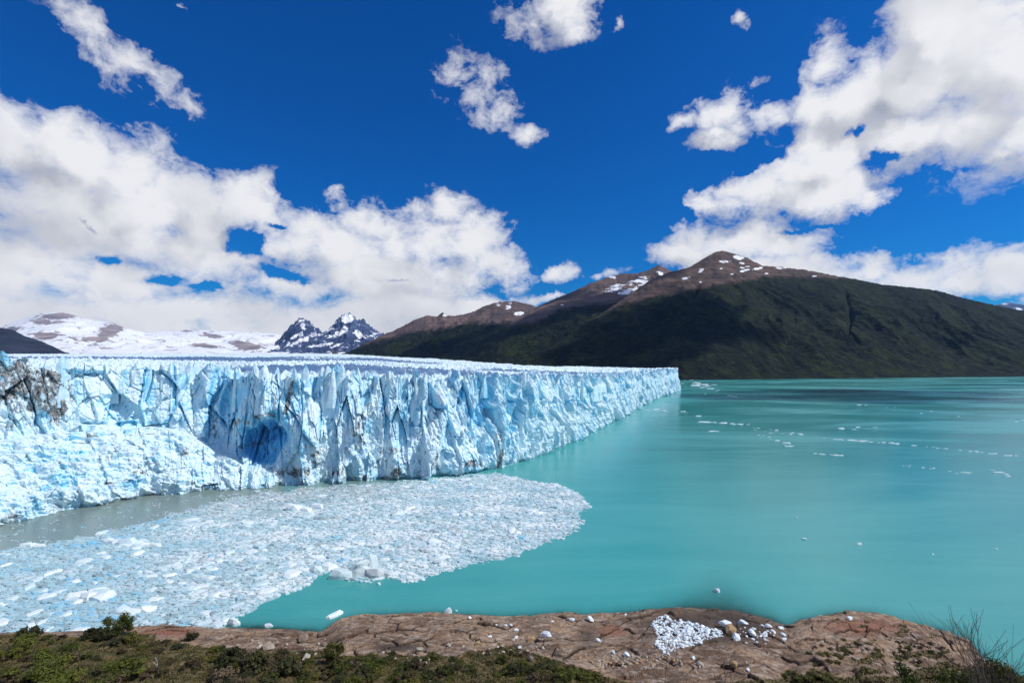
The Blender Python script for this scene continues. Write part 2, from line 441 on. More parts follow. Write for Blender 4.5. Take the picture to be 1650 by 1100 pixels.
def mat_shore():
    m, T = material('shore_rock_and_soil')
    geo = T.n('ShaderNodeNewGeometry')
    P = geo.outputs['Position']
    n1 = T.noise(P, 0.09, 6.0, 0.6, 0.5)
    n2 = T.noise(P, 0.8, 8.0, 0.68)
    n3 = T.noise(T.scaled(P, (0.25, 0.6, 0.6)), 1.0, 6.0, 0.62, 0.6)
    c = T.mix(T.mapr(n1, 0.36, 0.62), rgb(0.19, 0.118, 0.074), rgb(0.43, 0.285, 0.18))
    c = T.mix(T.mapr(n3, 0.46, 0.66, 0, 0.85), c, rgb(0.52, 0.42, 0.335))
    c = T.mix(T.mapr(n2, 0.36, 0.60, 0.65, 0.0), c, rgb(0.085, 0.062, 0.052))
    red = T.attr('red')
    c = T.mix(T.math('MULTIPLY', T.mapr(T.math('ADD', red, T.math('MULTIPLY', T.math('SUBTRACT', n2, 0.5), 1.2)), 0.25, 0.75), 0.75), c, rgb(0.30, 0.125, 0.075))
    dark = T.attr('dark')
    c = T.mix(T.math('MULTIPLY', T.mapr(T.math('ADD', dark, T.math('MULTIPLY', T.math('SUBTRACT', n2, 0.5), 0.9)), 0.2, 0.8), 0.82), c, rgb(0.050, 0.038, 0.034))
    crk = T.attr('crack')
    c = T.mix(T.math('MULTIPLY', crk, 0.88), c, rgb(0.045, 0.035, 0.028))
    sz = T.noise(P, 0.35, 6.0, 0.65)
    soil = T.mix(T.mapr(sz, 0.35, 0.65), rgb(0.075, 0.070, 0.030), rgb(0.20, 0.155, 0.08))
    soil = T.mix(T.mapr(T.noise(P, 0.16, 4.0, 0.6), 0.56, 0.72), soil, rgb(0.26, 0.19, 0.10))
    veg = T.math('ADD', T.attr('veg'), T.math('MULTIPLY', T.math('SUBTRACT', n2, 0.5), 1.3))
    c = T.mix(T.mapr(veg, 0.42, 0.62), c, soil)
    bmp = T.n('ShaderNodeBump', {'Height': T.math('ADD', n2, T.math('MULTIPLY', n3, 0.6)), 'Strength': 1.0, 'Distance': 0.8})
    s = T.n('ShaderNodeBsdfPrincipled', {'Base Color': c, 'Roughness': 0.85, 'Specular IOR Level': 0.25, 'Normal': bmp.outputs[0]})
    T.n('ShaderNodeOutputMaterial', {0: s.outputs[0]})
    return m

def mat_simple(name, c0, c1, scale=1.0, rough=0.8, bump=0.5, dist=0.1, rand=0.25, transl=0.0):
    m, T = material(name)
    P = T.n('ShaderNodeTexCoord').outputs['Object']
    oi = T.n('ShaderNodeObjectInfo').outputs['Random']
    n = T.noise(P, scale, 6.0, 0.62)
    c = T.mix(T.math('ADD', T.mapr(n, 0.35, 0.65), T.math('MULTIPLY', T.math('SUBTRACT', oi, 0.5), 2 * rand), clamp=True), rgb(*c0), rgb(*c1))
    bmp = T.n('ShaderNodeBump', {'Height': n, 'Strength': bump, 'Distance': dist})
    s = T.n('ShaderNodeBsdfPrincipled', {'Base Color': c, 'Roughness': rough, 'Specular IOR Level': 0.2, 'Normal': bmp.outputs[0]})
    o = s.outputs[0]
    if transl:
        t = T.n('ShaderNodeBsdfTranslucent', {'Color': c})
        o = T.n('ShaderNodeMixShader', {0: transl, 1: s.outputs[0], 2: t.outputs[0]}).outputs[0]
    T.n('ShaderNodeOutputMaterial', {0: o})
    return m

ICE = mat_ice(); FLOE = mat_floe(); WATER = mat_water(); SHORE = mat_shore()

# ------------------------------------------------------------------ foreground shore: heightfield falling from the lookout to the lake
SHORE_PX = [(-900,1030),(-300,1024),(0,1019),(100,1018),(200,1011),(265,1006),(330,1013),(420,1012),(470,1016),(520,1018),(535,1010),(550,1002),(600,994),(700,991),(780,996),(840,997),(905,991),(945,995),(985,992),(1060,986),(1110,982),(1180,987),(1240,1000),(1268,1011),(1290,1004),(1330,995),(1365,990),(1410,993),(1450,1004),(1520,1020),(1560,1036),(1580,1060),(1620,1090),(1700,1110),(2100,1125),(2900,1140)]
def shore_Y(px):
    return CAMZ * F / (I(px, SHORE_PX) - HOR)
VEG_PX = [(-900,1024),(0,1021),(80,1020),(120,1024),(200,1018),(260,1028),(300,1036),(360,1044),(430,1052),(500,1046),(540,1052),(600,1056),(680,1058),(760,1052),(830,1040),(860,1052),(930,1078),(1000,1096),(1100,1104),(1200,1100),(1290,1088),(1400,1092),(1460,1086),(1560,1072),(1600,1085),(1700,1112),(2900,1142)]
def terrain(px, Y):
    """height, and masks, of the shore at a bearing (given as px) and a distance"""
    X = (px - CX) / F * Y
    Ys = shore_Y(px)
    d = Ys - Y + 0.8 * fbm(X * 0.22, Y * 0.22, 3, seed=5) + 0.25 * fbm(X * 0.9, Y * 0.9, 3, seed=6)
    slab = sstep(520, 560, px)                       # smooth rock slabs right of the small gully
    rise = 1.5 + 1.0 * slab
    z = np.where(d > 0, rise * (1 - np.exp(-np.maximum(d, 0) / 3.2)) + 0.20 * np.maximum(d, 0), d * (0.33 - 0.25 * np.exp(-((px - 1160) / 95.0) ** 2)))
    inland = sstep(0.3, 4.0, d)
    z = z + inland * (1.0 * fbm(X * 0.075, Y * 0.075, 4, seed=11) + 0.30 * fbm(X * 0.33, Y * 0.33, 4, seed=12))
    # joints: long cracks running across the slabs
    a = 0.55; xr = X * math.cos(a) + Y * math.sin(a); yr = -X * math.sin(a) + Y * math.cos(a)
    wx = 1.3 * fbm(X * 0.15, Y * 0.15, 3, seed=21)
    f1, f2, cx, cy, gx, gy = voronoi((xr + wx) / 7.5, (yr + wx) / 3.4, seed=31)
    crack = (1 - sstep(0.015, 0.085, f2 - f1)) * sstep(-0.22, 0.12, fbm(X * 0.06, Y * 0.06, 3, seed=36))
    step = (h01(gx, gy, 77) - 0.5) * 0.75
    f1b, f2b, *_r, gxb, gyb = voronoi((xr + wx) / 2.4, (yr + wx) / 1.3, seed=33)
    crackb = (1 - sstep(0.02, 0.10, f2b - f1b)) * sstep(-0.1, 0.25, fbm(X * 0.06, Y * 0.06, 2, seed=34))
    rocky = inland
    z = z + rocky * (step - 0.45 * crack - 0.16 * crackb + (h01(gxb, gyb, 78) - 0.5) * 0.14)
    # ledges on the right-hand slab run along the shore
    led = sstep(1270, 1330, px) * inland
    ph = (yr * 0.9 + xr * 0.12 + 2.0 * fbm(X * 0.08, Y * 0.08, 3, seed=41)) / 3.0
    saw = ph - np.floor(ph)
    z = z + led * 0.8 * (saw - 0.5)
    crack = np.maximum(crack, led * (1 - sstep(0.0, 0.10, saw)))
    # the hillside under the lookout keeps just below the line of sight until the frame's foot
    # towards the lookout the hillside climbs steeply, just under the line of sight
    Yb = 92.0
    zb = np.interp(Y, [0, 6, 14, 34, 60, 90, 300], [63.5, 60.6, 55.6, 43.0, 26.8, 8.2, -200])
    zb = zb + 0.8 * fbm(X * 0.05, Y * 0.05, 3, seed=51)
    z = np.maximum(z, zb)
    pxv, pyv = to_px(X, np.maximum(Y, 1.0), z)
    veg = sstep(-7, 7, pyv - I(pxv, VEG_PX) + 9 * fbm(X * 0.12, Y * 0.12, 3, seed=61))
    veg = np.where(zb >= z - 0.01, np.maximum(veg, 0.9), veg)
    # mossy ribs on the right-hand slab
    moss = sstep(1300, 1360, px) * sstep(0.12, 0.32, fbm(xr * 0.06, yr * 0.33, 4, seed=63) + 0.0015 * (pyv - 1040)) * sstep(2, 6, d)
    veg = np.maximum(veg, 0.75 * moss)
    red = np.exp(-(((px - 985) / 28.0) ** 2 + ((pyv - 1016) / 10.0) ** 2)) + 0.7 * np.exp(-(((px - 1390) / 90.0) ** 2 + ((pyv - 1010) / 18.0) ** 2)) + 0.75 * np.exp(-(((px - 270) / 70.0) ** 2 + ((pyv - 1018) / 9.0) ** 2)) + 0.35 * np.exp(-(((px - 640) / 70.0) ** 2 + ((pyv - 1005) / 12.0) ** 2))
    dark = sstep(2.6, 0.4, d) * 0.8 + 1.0 * np.exp(-(((px - 1150) / 130.0) ** 2 + ((pyv - 1010) / 34.0) ** 2)) + 0.8 * np.exp(-(((px - 640) / 60.0) ** 2 + ((pyv - 1043) / 7.0) ** 2)) + 0.55 * np.exp(-(((px - 945) / 25.0) ** 2 + ((pyv - 1025) / 30.0) ** 2))
    return z, veg, crack * inland, np.clip(red, 0, 1), np.clip(dark, 0, 1), d

def build_shore():
    px = np.concatenate([np.linspace(-900, -60, 60)[:-1], np.arange(-60, 1711, 1.6), np.linspace(1711, 2900, 80)[1:]])
    yy = np.concatenate([np.linspace(3, 55, 40)[:-1], np.linspace(55, 80, 60)[:-1], np.arange(80, 146, 0.24), np.linspace(146, 165, 8)[1:]])
    PX, YY = np.meshgrid(px, yy)
    z, veg, crack, red, dark, d = terrain(PX, YY)
    X = (PX - CX) / F * YY
    me = grid_mesh('shore', X, YY, z, False, {'veg': veg, 'crack': crack, 'red': red, 'dark': dark})
    o = link('shore', me, None, SHORE)
    props(o, 'brown rock slabs and scrubby slope along the near lake shore', 'shore', kind='structure')
build_shore()
_gp = np.arange(-90, 1740, 2.0)
_gy = np.concatenate([np.arange(6, 60, 1.0), np.arange(60, 145, 0.25)])
_gz = terrain(*np.meshgrid(_gp, _gy))[0]
_gs = np.minimum.accumulate(HOR + F * (CAMZ - _gz) / _gy[:, None], axis=0)
def _col(px): return min(max(int(round((px - _gp[0]) / 2.0)), 0), len(_gp) - 1)
def ground_z(px, Y):
    return float(np.interp(Y, _gy, _gz[:, _col(px)]))
def ground_at(px, py):
    """the point of the shore that lies at a bearing and a dip below the horizon"""
    c = _col(px)
    vis = _gs[:, c] <= py
    i = int(np.argmax(vis)) if vis.any() else len(_gy) - 1
    return Vector(((px - CX) / F * _gy[i], _gy[i], _gz[i, c]))

# ------------------------------------------------------------------ lake
FRONT = [  # px, waterline py, crest py, ledge back, ledge height
 (-500, 1150, 590, 26, 28), (-260, 980, 590, 26, 30), (-120, 890, 588, 26, 30), (0, 842, 577, 28, 31), (60, 832, 570, 30, 33), (125, 820, 586, 30, 34), (200, 807, 586, 31, 33), (250, 800, 588, 30, 33), (290, 796, 590, 28, 30),
 (330, 792, 592, 22, 20), (380, 788, 596, 13, 11), (430, 785, 597, 8, 8), (480, 781, 596, 4, 20), (560, 775, 596, 4, 22), (620, 772, 599, 4, 22), (690, 770, 605, 3, 22), (745, 762, 607, 4, 22), (800, 755, 608, 3, 22), (870, 735, 605, 3, 22),
 (940, 705, 603, 2.5, 22), (1000, 672, 601, 2.5, 24), (1050, 645, 598, 2.5, 24), (1097, 628, 594, 3, 24)]
PACK = [(-80,905),(0,888),(60,880),(150,862),(240,840),(300,822),(345,808),(430,793),(500,787),(600,779),(690,773),(745,767),(790,762),(830,768),(870,778),(905,784),(930,792),(950,815),(932,826),(938,838),(915,856),(880,876),(830,892),(780,905),(720,920),(660,936),(620,930),(590,934),(545,934),(535,918),(500,938),(455,955),(420,972),(385,990),(360,1003),(350,1016),(200,1025),(-80,1030)]
def build_lake():
    px = np.concatenate([np.linspace(-1500, -100, 50)[:-1], np.linspace(-100, 1750, 520), np.linspace(1750, 4200, 60)[1:]])
    yy = np.concatenate([np.linspace(20, 100, 20)[:-1], np.arange(100, 150, 0.4), np.geomspace(150, 3600, 170)])
    PX, YY = np.meshgrid(px, yy)
    X = (PX - CX) / F * YY
    z = terrain(PX, np.minimum(YY, 170))[0]
    depth = np.where(YY < 165, -z, 40.0)
    pxv, pyv = to_px(X, YY, 0 * X)
    fb = I(pxv, FRONT)
    # rock flour hangs in the water along the near ice foot
    silt = sstep(620, 330, pxv) * sstep(130, 30, pyv - fb) * sstep(-60, 20, pyv - fb)
    silt = np.maximum(silt, 0.55 * sstep(760, 600, pxv) * sstep(70, 10, pyv - fb) * sstep(-60, 0, pyv - fb))
    silt = np.maximum(silt, 0.9 * sstep(470, 330, pxv + 0.6 * (pyv - 900)))
    slush = in_poly(pxv + 14 * fbm(X / 12, YY / 12, 4, seed=303), pyv + 6 * fbm(X / 9, YY / 9, 3, seed=304), PACK).astype(float)
    me = grid_mesh('lake', X, YY, 0 * X, True, {'depth': np.clip(depth, 0, 40), 'silt': silt, 'slush': slush})
    o = link('lake', me, None, WATER)
    props(o, 'milky turquoise lake water below the glacier', 'lake', kind='structure')
build_lake()

# ------------------------------------------------------------------ mountains
def mountain(name, label, ridge, foot, mat, cols, rows=150, amp=60.0, wl=500.0, back=0.5, trees=None, snow=(), snow_base=0.0, p=1.15, seed=1, rough=2.0, gullies=(), fine=0.14, rfreq=0.11):
    """ridge: (px, py, distance); foot: (px, py, distance)"""
    px = np.linspace(ridge[0][0], ridge[-1][0], cols)
    v = np.concatenate([np.linspace(0, 1, rows), np.linspace(1, 1 + back, max(12, rows // 6))[1:]])
    PX, V = np.meshgrid(px, v)
    t0 = np.minimum(V, 1.0) ** 6
    rs_ = smooth1(I(px, ridge, 1), max(4, int(cols * 26 / (ridge[-1][0] - ridge[0][0]))))[None, :]
    rp = I(PX, ridge, 1) * t0 + rs_ * (1 - t0); rY = I(PX, ridge, 2)
    rp = rp + rough * fbm(PX * rfreq, 0 * PX + seed, 4, 0.6, seed=seed) * np.minimum(V, 1.0) ** 7
    fp = I(PX, foot, 1); fY = I(PX, foot, 2)
    zr = CAMZ + (HOR - rp) / F * rY
    zf = CAMZ + (HOR - fp) / F * fY
    Y = fY + (rY - fY) * V
    X = (PX - CX) / F * Y
    t = np.minimum(V, 1.0)
    prof = t ** p
    over = np.maximum(V - 1, 0)
    z = zf + (zr - zf) * prof - (zr - zf) * over * 1.1
    env = 4 * t * (1 - t) * np.where(V > 1, 0.0, 1.0)
    wx = wl * 0.4 * fbm(X / wl, Y / wl, 3, seed=seed + 3)
    g = ridged((X + wx) / wl, Y / (wl * 2.8), 5, 0.52, seed=seed + 5) - 0.62
    g2 = fbm(X / (wl * 0.16), Y / (wl * 0.26), 4, 0.55, seed=seed + 9)
    z = z + env * amp * (1.6 * g) + np.minimum(1, env * 3) * amp * fine * g2
    pxv, pyv = to_px(X, Y, z)
    for (x0, y0, x1, y1, wd, dp) in gullies:
        tt = np.clip(((pxv - x0) * (x1 - x0) + (pyv - y0) * (y1 - y0)) / ((x1 - x0) ** 2 + (y1 - y0) ** 2), 0, 1)
        dist = np.hypot(pxv - (x0 + tt * (x1 - x0)), pyv - (y0 + tt * (y1 - y0)))
        z = z - dp * np.exp(-(dist / wd) ** 2)
    pyv = to_px(X, Y, z)[1]
    tr = np.full(X.shape, -2.0) if trees is None else np.clip((pyv - I(pxv, trees)) / 14.0, -2, 2)
    sn = np.full(X.shape, snow_base)
    for (x0, y0, rx, ry, ang, w) in snow:
        c, s = math.cos(math.radians(ang)), math.sin(math.radians(ang))
        dx = pxv - x0; dy = pyv - y0
        q = np.hypot((dx * c + dy * s) / rx, (-dx * s + dy * c) / ry)
        sn = np.maximum(sn, w * (1.0 - 0.7 * q)) if w > 0 else np.minimum(sn, snow_base + (w * 0.5 - snow_base) * np.exp(-0.75 * q * q))
    me = grid_mesh(name, X, Y, z, True, {'trees': tr, 'snow': np.clip(sn, -2, 2)})
    o = link(name, me, None, mat)
    props(o, label, 'mountain', kind='structure')
    return o

MAIN_M = mat_mountain('forested_mountain')
FAR_M = mat_mountain('brown_far_mountain', rock=(0.20, 0.135, 0.115), rock2=(0.11, 0.082, 0.078), k=0.7)
PEAK_M = mat_mountain('hazed_peak', rock=(0.085, 0.125, 0.23), rock2=(0.045, 0.070, 0.15), k=0.45)  # blue of distant haze and skylit shade is put into the rock colour
SNOW_M = mat_mountain('snow_mountain', rock=(0.42, 0.35, 0.34), rock2=(0.26, 0.24, 0.27), snowc=(0.88, 0.90, 0.93), k=0.45)  # outcrop rock paled, so distance haze is painted into its colour

mountain('forested_mountain', 'tallest dark mountain with a bare brown peak above forest beside the lake',
    [(800,596,2800),(850,578,3000),(900,550,3300),(940,522,3500),(985,495,3700),(1020,470,3900),(1050,450,4000),(1080,438,4100),(1110,431,4200),(1135,416,4300),(1152,406,4350),(1165,404,4380),(1180,408,4400),(1205,416,4400),(1228,428,4400),(1255,430,4400),(1300,435,4400),(1340,443,4350),(1380,450,4300),(1420,458,4250),(1470,463,4200),(1510,468,4200),(1560,482,4150),(1610,493,4100),(1650,501,4100),(1750,520,4100),(1900,545,4100),(2200,570,4100)],
    [(800,598,2750),(940,602,2500),(1100,611.5,2150),(1250,611,2300),(1400,609.5,2450),(1650,606.5,2800),(2200,604,3100)],
    MAIN_M, 960, 230, amp=95, wl=620, trees=[(940,520),(1000,492),(1060,478),(1120,466),(1170,458),(1230,448),(1300,446),(1345,450),(1400,440),(1480,400),(2200,300)],
    snow=[(1189,415,9,3.2,8,.75),(1168,421,9,2.4,0,.7),(1128,436,6,3,-30,.62),(1196,424,5,2,0,.55),(1200,430,8,2,-10,.6),(1220,433,9,2,-12,.65),(1200,436,8,2,-12,.55),(1258,432,8,1.9,3,.65),(1105,448,8,2,-10,.5),(1160,434,5,2,-30,.5),(1235,440,4,2,0,.5),(1180,441,4,1.6,0,.5),(1128,454,4,1.6,0,.5),(1312,445,5,1.2,0,.5)],
    seed=3, gullies=[(1362,468,1372,510,3.5,26),(1372,510,1366,530,3.5,26),(1366,530,1384,550,3,20),(1085,520,1120,470,10,30)])
mountain('brown_ridge', 'middle mountain ridge with large white snow fields under a small rocky knob',
    [(690,592,3600),(740,575,3900),(775,556,4200),(805,533,4400),(832,513,4500),(860,497,4600),(890,483,4700),(920,471,4800),(950,457,4900),(980,446,5000),(1000,441,5000),(1030,440,5000),(1050,433,5000),(1062,426,5000),(1070,431,5000),(1085,438,5000),(1110,440,5000),(1200,440,5000)],
    [(690,594,3500),(800,590,3000),(900,592,2750),(1000,595,2700),(1200,600,2700)],
    FAR_M, 460, 170, amp=110, wl=640, trees=[(800,525),(860,520),(900,500),(940,492),(980,490),(1020,486),(1060,490),(1200,500)],
    snow=[(990,464,18,5,-14,.85),(1030,452,20,5,-16,.8),(1025,463,26,5,-18,.9),(985,446,8,2.5,10,.6),(1064,441,7,3,20,.7),(1012,470,16,4,-10,.7),(905,490,4,2,0,.45)], seed=8, fine=0.06)
mountain('bare_ridge', 'far bare brown ridge with few snow patches behind the ice plain',
    [(535,575,6600),(560,568,6400),(590,552,6300),(615,540,6300),(640,530,6300),(670,514,6300),(690,508,6300),(705,510,6300),(713,502,6300),(720,509,6300),(740,508,6300),(760,503,6200),(780,493,6200),(805,486,6200),(830,485,6200),(855,491,6200),(880,500,6200),(900,515,6200),(960,540,6200)],
    [(535,574,5000),(700,580,4000),(830,588.5,3150),(960,592,3000)],
    FAR_M, 420, 150, amp=110, wl=700, trees=[(535,570),(570,560),(610,549),(660,535),(700,532),(760,520),(800,522),(850,519),(900,522),(960,530)],
    snow=[(820,493,6,4,-50,.65),(836,505,8,3,-10,.65),(803,491,4,3,40,.5),(716,507,4,4,0,.5)], seed=14, fine=0.06)
mountain('twin_peak_mountain', 'blue grey twin peaks streaked with snow beyond the glacier',
    [(435,560,8600),(450,546,8600),(458,536,8600),(470,521,8600),(484,512,8600),(497,516,8600),(510,528,8600),(522,536,8600),(533,527,8600),(545,512,8600),(556,505,8600),(566,505,8600),(576,516,8600),(585,514,8600),(594,523,8600),(606,532,8600),(640,548,8600),(700,565,8600)],
    [(435,569,7000),(520,569,6900),(700,571,6800)],
    PEAK_M, 330, 140, amp=190, wl=520, p=1.0, snow_base=0.15,
    snow=[(478,541,12,4,-35,.75),(500,545,18,5,-20,.8),(470,555,14,3,-15,.7),(527,530,8,6,-20,.8),(560,514,9,7,-15,.95),(545,538,22,4,-12,.8),(578,540,13,4,30,.75),(520,556,20,3,-10,.6),(490,528,5,8,-30,.6),(600,555,9,3,20,.5)], seed=21, rough=7.0, rfreq=0.2, fine=0.25)
mountain('snow_mountain', 'broad white snowfield mountain with small brown outcrops at far left',
    [(-500,520,11000),(-200,522,11000),(0,527,11000),(40,512,11000),(60,506,11000),(85,503,11000),(105,503,11000),(130,512,11000),(160,517,11000),(180,519,10500),(200,528,10500),(235,536,11000),(300,531,11500),(360,533,11500),(420,536,11500),(470,540,11500),(560,545,11500),(700,560,11500)],
    [(-500,571,6500),(0,570,6500),(300,570,6600),(700,572,6500)],
    SNOW_M, 420, 130, amp=120, wl=1500, p=1.0, snow_base=0.75,
    snow=[(95,509,32,5,-3,-0.6),(70,519,16,4,0,-0.3),(75,541,20,6,0,-0.5),(180,532,24,9,-28,-0.75),(150,546,24,4,0,-0.5),(330,557,24,3,5,-0.5),(400,557,22,6,10,-0.7),(345,541,14,3,10,-0.4),(20,530,12,4,0,-0.4),(300,533,8,2,0,-0.3)], seed=27, rough=1.5)
mountain('dark_hill', 'low dark blue hill at the left edge behind the ice',
    [(-500,470,6000),(-200,495,6000),(-60,520,6000),(0,528,6000),(20,531,6000),(40,541,6000),(65,549,6000),(90,560,6000),(112,571,6000)],
    [(-500,573,5200),(0,572,5200),(112,573,5300)],
    mat_mountain('dark_hill_rock', rock=(0.045, 0.052, 0.078), rock2=(0.026, 0.032, 0.050), k=0.7), 260, 70, amp=60, wl=600, seed=31, rough=1.2)  # bluish rock colour has the hill's haze painted into it
mountain('distant_hill', 'tiny blue hill with snow at the far right edge',
    [(1560,510,11000),(1610,490,11000),(1622,487,11000),(1650,491,11000),(1700,480,11000),(1800,500,11000)],
    [(1560,560,9500),(1800,560,9500)], PEAK_M, 160, 40, amp=80, wl=600, seed=36, snow=[(1618,489,8,2,0,.6),(1640,497,8,2,10,.5)])

# ------------------------------------------------------------------ glacier
GL = empty('glacier', (0, 0, 0))
props(GL, 'huge blue white glacier with a jagged ice cliff ending in the lake', 'glacier')

def front_line():
    px = np.concatenate([np.arange(-500, 1097.01, 0.5)])
    py = smooth1(I(px, FRONT, 1), 30)
    X, Y = at_water(px, py)
    crest = smooth1(I(px, FRONT, 2), 16)
    bl = smooth1(I(px, FRONT, 3), 24); zl = smooth1(I(px, FRONT, 4), 24)
    # the far corner turns back behind the cliff
    ex = np.array([[X[-1] + 3, Y[-1] + 14], [X[-1] + 2, Y[-1] + 40], [X[-1] - 10, Y[-1] + 120], [X[-1] - 25, Y[-1] + 300], [X[-1] - 60, Y[-1] + 900]])
    X = np.concatenate([X, ex[:, 0]]); Y = np.concatenate([Y, ex[:, 1]])
    n = len(ex)
    pad = lambda a: np.concatenate([a, np.full(n, a[-1])])
    px = np.concatenate([px, CX + F * ex[:, 0] / ex[:, 1]])
    S = np.concatenate([[0], np.cumsum(np.hypot(np.diff(X), np.diff(Y)))])
    return S, X, Y, px, pad(crest), pad(bl), pad(zl)
FS, FX, FY, FPX, FCR, FBL, FZL = front_line()

def teeth(s, w, seed):
    """pointed tooth profile along s: cells of width w, each with its own height and lean"""
    f1, f2, cx, cy, gx, gy = voronoi(s / w, 0 * s, seed, 0.85)
    r = h01(gx, gy, seed + 3); lean = (h01(gx, gy, seed + 4) - 0.5) * 1.2
    u = (s / w - cx)
    return r * np.clip(1 - np.abs(u + lean * 0.3) * 1.9, -0.4, 1), r, gx

DENTS = [  # px, py, rx, ry, depth (m), blue of bare ice and painted recess shade
 (425,715,42,42,13,1.0),(440,690,25,30,5,.5),(375,640,20,55,7,.55),(350,620,12,40,5,.6),(290,625,12,38,4,.5),(240,620,6,35,4,.65),(535,640,18,60,5,.45),(545,610,12,35,3,.3),
 (655,690,16,55,5,.45),(670,650,10,40,4,.5),(783,640,14,55,6,.65),(768,620,10,26,3,.5),(825,635,10,40,4,.45),(835,660,7,40,4,.6),(700,610,10,24,4,.5),(620,640,7,30,3,.4),(595,625,8,40,3,.35),(742,640,4,22,3,.8),(690,645,5,22,3,.7),
 (870,590,6,12,2,.4),(895,640,3,14,3,.8),(925,640,3,12,3,.7),(960,645,3,14,3,.8),(180,650,25,16,3,.35),(205,683,22,6,3,.6),(140,690,12,12,3,.4),(65,675,12,14,2,.35),(475,650,22,35,4,.3),(510,620,8,32,3,.45),(400,600,6,26,3,.5),
]
BUMPS = [(50,620,62,60,9),(310,690,30,40,4),(500,705,40,55,7),(585,690,26,80,7),(700,700,17,90,10),(745,745,40,28,6),(640,740,30,40,4),(465,660,16,25,5),(800,690,22,60,5),(850,640,14,40,4),(880,700,30,40,4),(130,800,70,16,5),(330,650,14,50,5),(620,600,20,20,3)]
DIRT = [(20,615,48,54,.58),(75,625,40,52,.60),(92,655,16,30,.75),(15,680,25,16,.3),(805,740,4,20,.95),(800,700,9,30,.34),(580,690,16,40,.36),(465,640,5,34,.72),(640,760,14,12,.55),(745,765,16,10,.4),(755,745,20,6,.55),(700,740,6,24,.4),(600,770,60,5,.45),(470,760,30,8,.6),(345,690,8,26,.4),(400,720,20,6,.5),(420,670,24,5,.6),(390,680,20,6,.5),(630,725,22,6,.45),(300,725,20,10,.25),(330,780,60,6,.35),(250,760,40,10,.22),(200,740,60,14,.18),(100,750,60,10,.18),(60,820,60,8,.25),(20,836,24,8,.45),(700,780,20,5,.4),(510,735,12,20,.35),(545,760,22,10,.4)]

def wall_columns():
    s = [float(np.interp(-300, FPX[:3190], FS[:3190]))]
    while s[-1] < FS[-1]:
        Yc = float(np.interp(s[-1], FS, FY))
        pxc = float(np.interp(s[-1], FS, FPX))
        ds = min(max(Yc / F * 1.05, 0.28), 1.0)
        if s[-1] > FS[-6]: ds = 4.0
        if pxc < -20: ds = 0.8
        s.append(s[-1] + ds)
    return np.array(s[:-1])

